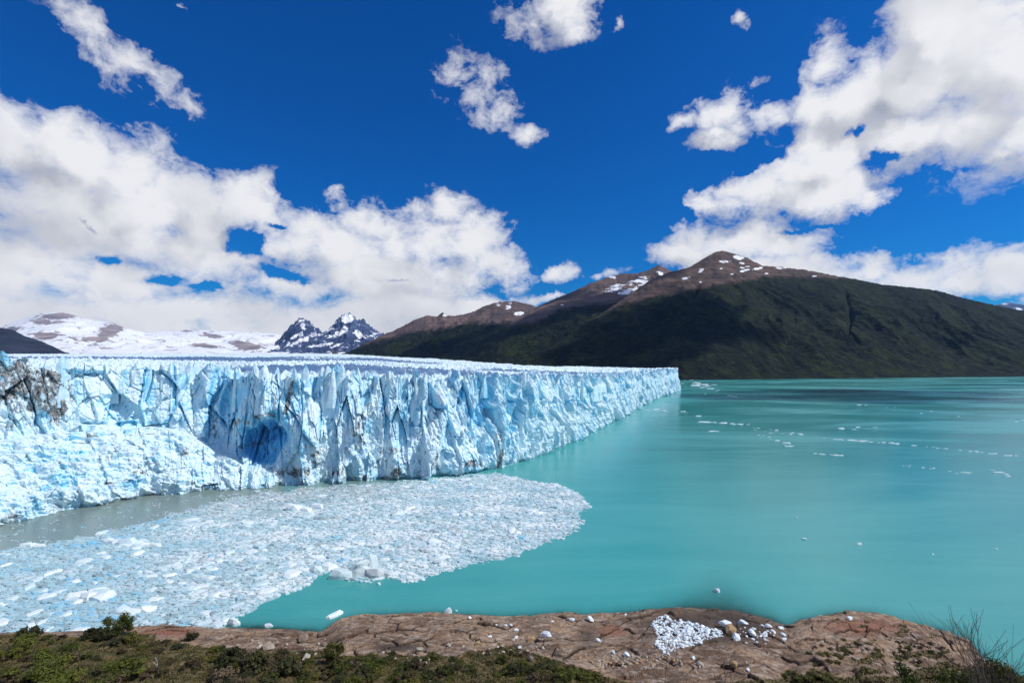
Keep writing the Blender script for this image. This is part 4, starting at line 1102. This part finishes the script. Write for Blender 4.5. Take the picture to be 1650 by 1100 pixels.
for px, py, w, lb in [(880,1026,20,'large white ice chunk beside the round ochre boulder'),(921,1001,13,'white ice chunk on the slab rim, left of the pair'),(951,1001,15,'white ice chunk on the slab rim, right of the pair'),(964,1033,11,'white ice chunk on the brown slab by the crack'),(988,1052,9,'round white ice chunk above the stone field'),(1009,1057,14,'flat white ice chunk lying on the stone field'),(890,1002,6,'small ice chunk left of the slab rim pair'),(838,1045,9,'upright white ice chunk in the scrub edge'),(832,1028,9,'white ice chunk left of the ochre boulder'),(831,1016,10,'round white ice chunk under the small trio'),(814,1009,9,'left ice chunk of the small trio on the slab'),(823,1008,8,'right ice chunk of the small trio on the slab'),(800,1009,5,'tiny ice chunk left of the small trio'),(789,1027,8,'white ice chunk left of the stones by the scrub'),(757,996,8,'ice chunk at the waterline on the rounded slab'),(1008,991,6,'small ice chunk at the waterline of the dark slab'),(1197,1006,17,'oblong white ice chunk right of the ochre boulder'),(1170,1010,22,'white ice lump above the ochre boulder'),(1186,1030,18,'white ice lump below the ochre boulder'),(1212,1025,17,'white ice chunk right of the lower lump'),(1238,1012,12,'white ice chunk at the top of the right cluster'),(1258,1014,11,'top ice chunk of the narrow right hand row'),(1262,1024,11,'middle ice chunk of the narrow right hand row'),(1263,1033,10,'bottom ice chunk of the narrow right hand row'),(1369,998,13,'white ice chunk alone on the right hand slab'),(1117,1061,9,'white ice chunk below the ice heap'),(1205,1081,10,'flat ice chunk right of the lower ochre boulder'),(1245,1019,8,'small ice chunk under the top of the right cluster')]:
    put('ice_chunk', CHUNKS[rng.randrange(8)], px, py, w, lb, 'ice chunk', hs=.75, sink=.15)
HEAP = [(1050,1008),(1058,996),(1075,993),(1085,1000),(1110,1003),(1130,1010),(1165,1018),(1165,1026),(1140,1030),(1120,1040),(1090,1046),(1078,1056),(1065,1050),(1055,1038),(1060,1025)]
def build_heap():
    r = random.Random(77)
    n = 0
    for k in range(2000):
        px = r.uniform(1045, 1170); py = r.uniform(990, 1058)
        if not in_poly(np.array([px]), np.array([py]), HEAP)[0]: continue
        put('ice_chunk', CHUNKS[r.randrange(8)], px, py, 3.5 + 7.5 * r.random() ** 2.2, 'white ice chunk in the heap on the dark rock slab', 'ice chunk', 'ice chunks of the white heap', hs=.8)
        n += 1
        if n >= 190: break
    for k in range(38):
        put('ice_chunk', CHUNKS[r.randrange(8)], r.gauss(1225, 14), r.gauss(1024, 7), 3 + 6 * r.random() ** 2, 'small ice bit scattered right of the ochre boulder', 'ice chunk', 'ice bits right of the ochre boulder', hs=.75)
build_heap()
def ice_rubble():
    r = random.Random(78); bm = bmesh.new()
    n = 0
    while n < 650:
        px = r.uniform(1045, 1170); py = r.uniform(990, 1058)
        if not in_poly(np.array([px]), np.array([py]), HEAP)[0]: continue
        g = ground_at(px, py); w = r.uniform(2.0, 4.5) / F * g.y
        bmesh.ops.create_icosphere(bm, subdivisions=1, radius=w * .5, matrix=Matrix.Translation((g.x + r.gauss(0, .15), g.y + r.gauss(0, .15), g.z + w * .2)) @ Matrix.Rotation(r.random() * 6.28, 4, 'Z') @ Matrix.Diagonal((1.15, r.uniform(.6, 1), r.uniform(.5, .9), 1)))
        n += 1
    for v in bm.verts: v.co += Vector((r.gauss(0, .05), r.gauss(0, .05), r.gauss(0, .05)))
    me = bpy.data.meshes.new('ice_rubble'); bm.to_mesh(me); bm.free()
    props(link('ice_rubble', me, None, CHUNK), 'fine white ice rubble between the chunks on the dark slab', 'ice rubble', kind='stuff')
ice_rubble()

# ------------------------------------------------------------------ scrub
LEAF = {
 'olive': mat_simple('olive_leaf', (0.060, 0.068, 0.016), (0.165, 0.155, 0.038), 1.2, .7, .1, .02, .45, .25),
 'green': mat_simple('bright_green_leaf', (0.050, 0.070, 0.012), (0.16, 0.175, 0.028), 1.2, .65, .1, .02, .4, .25),
 'dark': mat_simple('dark_leaf', (0.034, 0.042, 0.016), (0.090, 0.090, 0.034), 1.2, .7, .1, .02, .4, .2),
 'dry': mat_simple('dry_scrub', (0.10, 0.075, 0.045), (0.20, 0.155, 0.10), 1.2, .85, .1, .02, .4, .15),
 'brown': mat_simple('brown_scrub', (0.055, 0.040, 0.022), (0.115, 0.085, 0.045), 1.2, .85, .1, .02, .4, .15),
}
BARK = mat_simple('grey_bark', (0.055, 0.043, 0.035), (0.15, 0.125, 0.105), 6, .9, .4, .02, .3)
PALE = mat_simple('bleached_wood', (0.30, 0.27, 0.24), (0.48, 0.44, 0.40), 6, .9, .4, .02, .2)
def tube(V, Fc, a, b, ra, rb, n=4):
    a = Vector(a); b = Vector(b)
    z = (b - a)
    if z.length < 1e-6: return
    z.normalize()
    x = z.orthogonal().normalized(); y = z.cross(x)
    i0 = len(V)
    for p, r in ((a, ra), (b, rb)):
        for k in range(n):
            t = 6.283 * k / n
            V.append(p + x * (r * math.cos(t)) + y * (r * math.sin(t)))
    for k in range(n):
        Fc.append((i0 + k, i0 + (k + 1) % n, i0 + n + (k + 1) % n, i0 + n + k))
def branches(r, V, Fc, tips, p, d, L, rad, depth, spread=.6, wob=.18):
    n = 3
    q = Vector(p); dd = Vector(d).normalized()
    for k in range(n):
        e = q + dd * (L / n)
        tube(V, Fc, q, e, rad * (1 - .25 * k / n), rad * (1 - .25 * (k + 1) / n))
        q = e
        dd = (dd + Vector((r.gauss(0, wob), r.gauss(0, wob), r.gauss(0.04, wob * .7)))).normalized()
        if depth > 0 and r.random() < .75:
            sd = (dd + Vector((r.gauss(0, spread), r.gauss(0, spread), r.gauss(.1, spread * .6)))).normalized()
            branches(r, V, Fc, tips, q, sd, L * r.uniform(.45, .7), rad * .55, depth - 1, spread, wob)
    tips.append(q.copy())
    if depth > 0:
        for k in range(2):
            sd = (dd + Vector((r.gauss(0, spread), r.gauss(0, spread), r.gauss(.1, spread * .5)))).normalized()
            branches(r, V, Fc, tips, q, sd, L * r.uniform(.5, .75), rad * .6, depth - 1, spread, wob)
def pymesh(name, V, Fc, mat):
    me = bpy.data.meshes.new(name)
    me.from_pydata([tuple(v) for v in V], [], Fc)
    me.materials.append(mat)
    return me
def shrub_proto(i, leaf, nleaf=1100, ls=.055, tall=1.0, open_=.2):
    """unit shrub about one metre across and 'tall' high: (stems, leaves)"""
    r = random.Random(800 + i); rs = np.random.RandomState(800 + i)
    V, Fc, tips = [], [], []
    for k in range(6):
        a = r.random() * 6.283
        branches(r, V, Fc, tips, (0.05 * math.cos(a), 0.05 * math.sin(a), -0.1), (math.cos(a) * .6, math.sin(a) * .6, 1.0), tall * r.uniform(.32, .5), .016, 2, .55)
    stems = pymesh('stems', V, Fc, BARK)
    tips = [t for t in tips if t.z > 0.05]
    cl = []
    for k in range(26):
        if tips and r.random() < .65:
            t = tips[r.randrange(len(tips))]; c = (t.x, t.y, t.z)
        else:
            a = r.random() * 6.283; q = math.sqrt(r.random()) * .42
            c = (q * math.cos(a), q * math.sin(a), tall * r.uniform(.12, .75) * (1 - q * .8))
        cl.append((*c, r.uniform(.08, .17)))
    cl = np.array(cl)
    pick = rs.randint(0, len(cl), nleaf)
    dirs = rs.normal(size=(nleaf, 3)); dirs /= np.linalg.norm(dirs, axis=1, keepdims=True)
    pos = cl[pick, :3] + dirs * (cl[pick, 3:4] * rs.rand(nleaf, 1) ** .45) * np.array([1.15, 1.15, .8])
    pos[:, 2] = np.maximum(pos[:, 2], 0.0)
    u = rs.normal(size=(nleaf, 3)); u /= np.linalg.norm(u, axis=1, keepdims=True)
    w = np.cross(u, dirs); w /= np.maximum(np.linalg.norm(w, axis=1, keepdims=True), 1e-6)
    sz = ls * (0.6 + 0.8 * rs.rand(nleaf, 1))
    Vl = np.stack([pos - u * sz, pos + w * sz * .55, pos + u * sz, pos - w * sz * .55], 1).reshape(-1, 3)
    me = mesh_np('foliage', Vl, np.arange(nleaf * 4).reshape(-1, 4), False)
    me.materials.append(LEAF[leaf])
    return stems, me
PROTO = {}
for i, (k, n, ls, tall) in enumerate([('olive', 1300, .05, .75), ('olive', 1300, .05, .6), ('green', 1500, .045, .8), ('green', 1500, .05, .55), ('dark', 1300, .05, .85), ('dark', 1200, .05, .7), ('dry', 700, .045, .6), ('brown', 1000, .045, .6)]):
    PROTO.setdefault(k, []).append(shrub_proto(i, k, n, ls, tall))
PROTO['nearolive'] = [shrub_proto(52, 'olive', 4600, .026, .75), shrub_proto(53, 'olive', 4600, .026, .65)]
PROTO['neargreen'] = [shrub_proto(50, 'green', 5200, .022, .8), shrub_proto(51, 'green', 5200, .024, .7)]
def shrub(px, py, wpx, kind, label, group=None, tall=1.0, pos=None, name='shrub'):
    g = ground_at(px, py) if pos is None else pos
    st, fo = PROTO[kind][rng.randrange(len(PROTO[kind]))]
    root = empty(name, tuple(g), rng.random() * 6.28)
    w = wpx / F * g.y
    root.scale = (w, w, w * tall)
    link('stems', st, root); link('foliage', fo, root)
    return props(root, label, 'shrub', group)
# bushes that stand out
shrub(188, 1024, 46, 'neargreen', 'round leafy bush standing against the ice pack', tall=1.15)
shrub(172, 1030, 34, 'dark', 'dark lower bush at the foot of the round leafy one')
shrub(43, 1030, 40, 'dark', 'dark spiky bush against the ice at far left', tall=.9)
shrub(145, 1028, 30, 'dark', 'small dark bush left of the round leafy one')
shrub(310, 1030, 22, 'dark', 'small dark bush under the red rock')
shrub(215, 1034, 28, 'olive', 'small olive bush right of the round leafy one')
shrub(372, 1072, 52, 'dark', 'large blackish bush left of the pale boulders', tall=1.0)
shrub(408, 1078, 50, 'dark', 'dark green bush right of the large blackish one')
shrub(456, 1090, 46, 'dark', 'dark bush at the bottom edge under the pale boulders')
shrub(535, 1058, 40, 'olive', 'olive bush growing in the gully mouth')
shrub(632, 1060, 14, 'dark', 'tiny upright dark bush under the rounded slab', tall=1.3)
shrub(70, 1080, 90, 'neargreen', 'bright green spreading bush at lower left', tall=.55)
shrub(75, 1108, 110, 'neargreen', 'bright green bush at the bottom left edge', tall=.5)
shrub(185, 1098, 90, 'neargreen', 'bright yellowish green bush right of the lower left ones', tall=.5)
shrub(20, 1058, 60, 'neargreen', 'green bush at the left edge', tall=.7)
shrub(355, 1098, 60, 'dry', 'grey dry bush at the bottom edge', tall=.7)
shrub(110, 1066, 50, 'dry', 'dry pinkish bush between the green ones at left', tall=.7)
shrub(170, 1106, 60, 'dry', 'dry grey bush at the bottom under the yellowish green one', tall=.6)
def fill_scrub():
    r = random.Random(9)
    placed = 0
    kinds = {'olive': ('olive', 'olive'), 'green': ('green', 'green'), 'dark': ('dark', 'dark'), 'dry': ('dry', 'grey'), 'brown': ('brown', 'brown')}
    zones = [((0, 300), 'on the left slope', {'olive': 4, 'green': 3, 'dark': 3, 'dry': 2, 'brown': 5}), ((300, 560), 'above the bottom edge left of centre', {'olive': 4, 'green': 1, 'dark': 3, 'dry': 2, 'brown': 3}), ((560, 960), 'in the middle scrub below the rounded slab', {'olive': 6, 'green': 2, 'dark': 3, 'dry': 1, 'brown': 3})]
    for (x0, x1), where, wts in zones:
        pool = [k for k, n in wts.items() for _ in range(n)]
        for k in range(int((x1 - x0) * 0.21)):
            px = r.uniform(x0, x1)
            ve = float(I(px, VEG_PX))
            py = ve + 4 + (1108 - ve) * r.random() ** .9
            if py > 1108: continue
            kd = pool[r.randrange(len(pool))]
            near = (py - 1010) / 90
            shrub(px, py, r.uniform(11, 25) * (0.7 + 0.9 * near), kd, f'low {kinds[kd][1]} bush {where}', f'low {kinds[kd][1]} bushes {where}', tall=r.uniform(.45, .8))
fill_scrub()
for px, py, w in [(1310, 1092, 40), (1275, 1096, 36), (1340, 1098, 34)]:
    shrub(px, py, w, 'olive', 'low yellowish olive bush at the foot of the right hand slab', 'olive bushes under the right hand slab', tall=.5)
def moss_tufts():
    r = random.Random(19)
    for k in range(60):
        px = r.uniform(1290, 1570); py = r.uniform(1030, 1085)
        if px > 1540 and py < 1050: continue
        shrub(px, py, r.uniform(7, 15), r.choice(['olive', 'olive', 'dark', 'brown']), 'tiny tuft of scrub on the mossy right hand slab', 'tufts on the mossy slab', tall=.5, name='scrub_tuft')
moss_tufts()
# near bushes at the right edge, a few metres below the lookout
def near_point(px, Y):
    return Vector(((px - CX) / F * Y, Y, ground_z(px, Y)))
def near_shrub(px, top_py, Y, wpx, kind, label, group=None):
    g = near_point(px, Y)
    ztop = CAMZ - (top_py - HOR) / F * Y
    w = wpx / F * Y
    hgt = max(ztop - g.z, .3)
    g.z = max(g.z, ztop - w * .9) - .05
    st, fo = PROTO[kind][0]
    root = empty('shrub', tuple(g), rng.random() * 6.28)
    root.scale = (w, w, max(ztop - g.z, .3) / 0.78)
    link('stems', st, root); link('foliage', fo, root)
    return props(root, label, 'shrub', group)
near_shrub(1512, 1056, 30, 120, 'neargreen', 'leafy bright green bush at the lower right bottom edge')
near_shrub(1598, 1068, 34, 110, 'nearolive', 'olive bush under the bare twigs at the right edge')
near_shrub(1645, 1052, 36, 100, 'nearolive', 'olive bush at the right edge behind the bare twigs')
near_shrub(1440, 1084, 38, 100, 'brown', 'brown bush left of the leafy bright green one')
near_shrub(1560, 1080, 32, 90, 'neargreen', 'green bush between the bright green one and the bare twigs')

def bare_shrub(px, top_py, Y, label, seed, n=5, spread=.35, lean=0.0, rad=.012):
    r = random.Random(seed)
    g = near_point(px, Y)
    ztop = CAMZ - (top_py - HOR) / F * Y
    H = ztop - g.z
    V, Fc, tips = [], [], []
    for k in range(n):
        a = r.random() * 6.283
        branches(r, V, Fc, tips, (0.15 * math.cos(a), .15 * math.sin(a), -.2), (math.cos(a) * .28 + lean, math.sin(a) * .28, 1), H * r.uniform(.42, .62), rad, 2, spread, .09)
    zmax = max(v.z for v in V)
    for v in V: v.z *= H / zmax
    me = pymesh('twigs', V, Fc, BARK)
    root = empty('bare_shrub', tuple(g))
    link('twigs', me, root)
    props(root, label, 'shrub')
bare_shrub(1640, 985, 13, 'tallest bare twiggy shrub at the right edge over the water', 3, 6, .30, -.1)
bare_shrub(1585, 1003, 15, 'bare twiggy shrub left of the tallest at the right edge', 5, 6, .32)
bare_shrub(1615, 1020, 16, 'low bare twigs between the two taller bare shrubs', 8, 6, .4)
bare_shrub(1108, 992, 12, 'thin bare branch rising in front of the white ice heap', 12, 1, .3, .02, .010)
bare_shrub(1150, 1052, 14, 'small bare twigs right of the thin branch at the bottom', 14, 3, .4)
bare_shrub(1070, 1060, 13, 'slanting bare twigs left of the thin branch at the bottom', 15, 2, .5, -.3, .008)
bare_shrub(1360, 1062, 16, 'faint bare twigs at the bottom below the right hand slab', 17, 4, .4)
def dead_sapling(px, py, hpx, label, seed):
    g = ground_at(px, py); r = random.Random(seed)
    H = hpx / F * g.y
    V, Fc, tips = [], [], []
    branches(r, V, Fc, tips, (0, 0, -.1), (.1, 0, 1), H * .6, H * .035, 1, .5, .15)
    o = link('dead_sapling', pymesh('dead_sapling', V, Fc, PALE))
    o.location = g
    props(o, label, 'dead sapling')
dead_sapling(252, 1082, 26, 'pale bleached dead sapling standing in the left scrub', 4)
dead_sapling(412, 1080, 14, 'small bleached twig by the dark bushes', 6)

# low ground cover between the bushes
def ground_cover():
    rs = np.random.RandomState(3)
    n = 90000
    px = rs.uniform(-30, 1680, n); Y = rs.uniform(70, 128, n)
    z, veg, crack, red, dark, d = terrain(px, Y)
    pyv = HOR + F * (CAMZ - z) / Y
    ok = (veg > 0.55) & (d > 1.0) & (pyv < 1120)
    px, Y, z = px[ok], Y[ok], z[ok]
    X = (px - CX) / F * Y
    m = len(X)
    V = np.zeros((m, 3, 3, 3))
    for k in range(3):
        a = rs.rand(m) * 6.283; h = .12 + .30 * rs.rand(m) ** 1.5; w = .05 + .07 * rs.rand(m)
        bx = X + rs.normal(0, .12, m); by = Y + rs.normal(0, .12, m)
        V[:, k, 0] = np.stack([bx - w * np.cos(a), by - w * np.sin(a), z - .03], 1)
        V[:, k, 1] = np.stack([bx + w * np.cos(a), by + w * np.sin(a), z - .03], 1)
        V[:, k, 2] = np.stack([bx + rs.normal(0, .12, m), by + rs.normal(0, .12, m), z + h], 1)
    tone = np.repeat(np.clip(0.5 + 0.9 * fbm(X / 4, Y / 4, 3, seed=400) + rs.normal(0, .15, m), 0, 1), 9)
    me = mesh_np('ground_cover', V.reshape(-1, 3), np.arange(m * 9).reshape(-1, 3), False, {'tone': tone})
    mt, T = material('heath_cover')
    t = T.attr('tone')
    c = T.mix(T.mapr(t, .2, .6), rgb(.050, .050, .015), rgb(.125, .108, .034))
    c = T.mix(T.mapr(t, .65, .95), c, rgb(.20, .145, .06))
    s = T.n('ShaderNodeBsdfPrincipled', {'Base Color': c, 'Roughness': .85, 'Specular IOR Level': .1})
    T.n('ShaderNodeOutputMaterial', {0: s.outputs[0]})
    o = link('ground_cover', me, None, mt)
    props(o, 'low brown and green heath covering the near slope', 'ground cover', kind='stuff')
ground_cover()

# ------------------------------------------------------------------ clouds overhead, out of the picture, whose shadows lie on ice, lake and mountain
def vapour(density):
    CM, CT = material('cloud_vapour')
    v = CT.n('ShaderNodeVolumePrincipled', {'Color': rgb(.95, .95, .95), 'Density': density, 'Anisotropy': 0.3})
    CT.n('ShaderNodeOutputMaterial', {1: v.outputs[0]})
    return CM
def cloud(cx, cy, cz, alt, rx, ry, rot, seed, label, thick=7.0):
    """a flat-based cumulus of puffs whose shadow falls at (cx, cy, cz)"""
    t = (alt - cz) / SUN.z
    root = empty('cloud', (cx + SUN.x * t, cy + SUN.y * t, alt), rot)
    r = random.Random(seed)
    bm = bmesh.new()
    for k in range(26):
        a = r.random() * 6.283; q = math.sqrt(r.random())
        x, y = rx * .85 * q * math.cos(a), ry * .85 * q * math.sin(a)
        rad = min(rx, ry) * r.uniform(.25, .55) * (1.1 - .5 * q)
        bmesh.ops.create_icosphere(bm, subdivisions=2, radius=rad, matrix=Matrix.Translation((x, y, rad * .2)) @ Matrix.Diagonal((1.4, 1, .6, 1)))
    me = bpy.data.meshes.new('cloud_puffs'); bm.to_mesh(me); bm.free()
    X = np.zeros(len(me.vertices) * 3, np.float32); me.vertices.foreach_get('co', X); X = X.reshape(-1, 3)
    sc_ = min(rx, ry) * .3
    dn = fbm(X[:, 0] / sc_ + seed, X[:, 1] / sc_ + X[:, 2] / sc_, 3, seed=seed)
    X *= (1 + .16 * dn)[:, None]
    X[:, 2] = np.maximum(X[:, 2], -.12 * min(rx, ry))
    me.vertices.foreach_set('co', X.ravel()); me.update()
    link('cloud_puffs', me, root, vapour(thick / min(rx, ry)))
    props(root, label, 'cloud', kind='stuff')

cloud(740, 1110, 0, 2200, 400, 260, 0.0, 1, 'cumulus cloud over the lake whose shadow lies on the far water', 4.0)
cloud(-30, 860, 58, 2500, 560, 180, 0.95, 2, 'long cloud whose shadow lies behind the ice cliff crest', 16.0)
cloud(-900, 1560, 80, 3000, 800, 380, 0.1, 3, 'long cloud whose shadow lies on the far ice plain', 14.0)
cloud(980, 3050, 350, 4200, 560, 700, 0.2, 4, 'cloud whose shadow lies on the left flank of the tallest mountain')
cloud(-250, 4300, 200, 5000, 1200, 560, 0.0, 5, 'cloud whose shadow lies on the bare ridge foot')

# ------------------------------------------------------------------ air
def build_haze():
    bm = bmesh.new()
    bmesh.ops.create_cube(bm, size=1.0)
    me = bpy.data.meshes.new('haze'); bm.to_mesh(me); bm.free()
    m = bpy.data.materials.new('haze'); m.use_nodes = True
    T = NT(m.node_tree)
    v = T.n('ShaderNodeVolumePrincipled', {'Color': rgb(0.30, 0.56, 1.0), 'Density': HAZE, 'Anisotropy': 0.2})
    T.n('ShaderNodeOutputMaterial', {1: v.outputs[0]})
    o = link('haze', me, None, m)
    o.scale = (44000, 17000, 1510); o.location = (0, 6500, 745)
    props(o, 'thin bluish haze in the air over lake and glacier', 'haze', kind='stuff')
HAZE = 1.3e-5
build_haze()

# ------------------------------------------------------------------ labels of look-alikes: their order along the shore or the pack
def order_labels():
    words = ['', 'first', 'second', 'third', 'fourth', 'fifth', 'sixth', 'seventh', 'eighth', 'ninth', 'tenth', 'eleventh', 'twelfth', 'thirteenth', 'fourteenth', 'fifteenth', 'sixteenth', 'seventeenth', 'eighteenth', 'nineteenth', 'twentieth']
    def nth(n):
        if n < len(words): return words[n]
        return f"{n}{ {1: 'st', 2: 'nd', 3: 'rd'}.get(n % 10, 'th') }"
    groups = {}
    for o in bpy.data.objects:
        if o.parent is None and 'group' in o: groups.setdefault(o['group'], []).append(o)
    for g, lst in groups.items():
        if len(lst) > 60: continue
        lst.sort(key=lambda o: o.location.x / o.location.y)
        for k, o in enumerate(lst):
            o['label'] = o['label'] + f', {nth(k + 1)} from left'
order_labels()
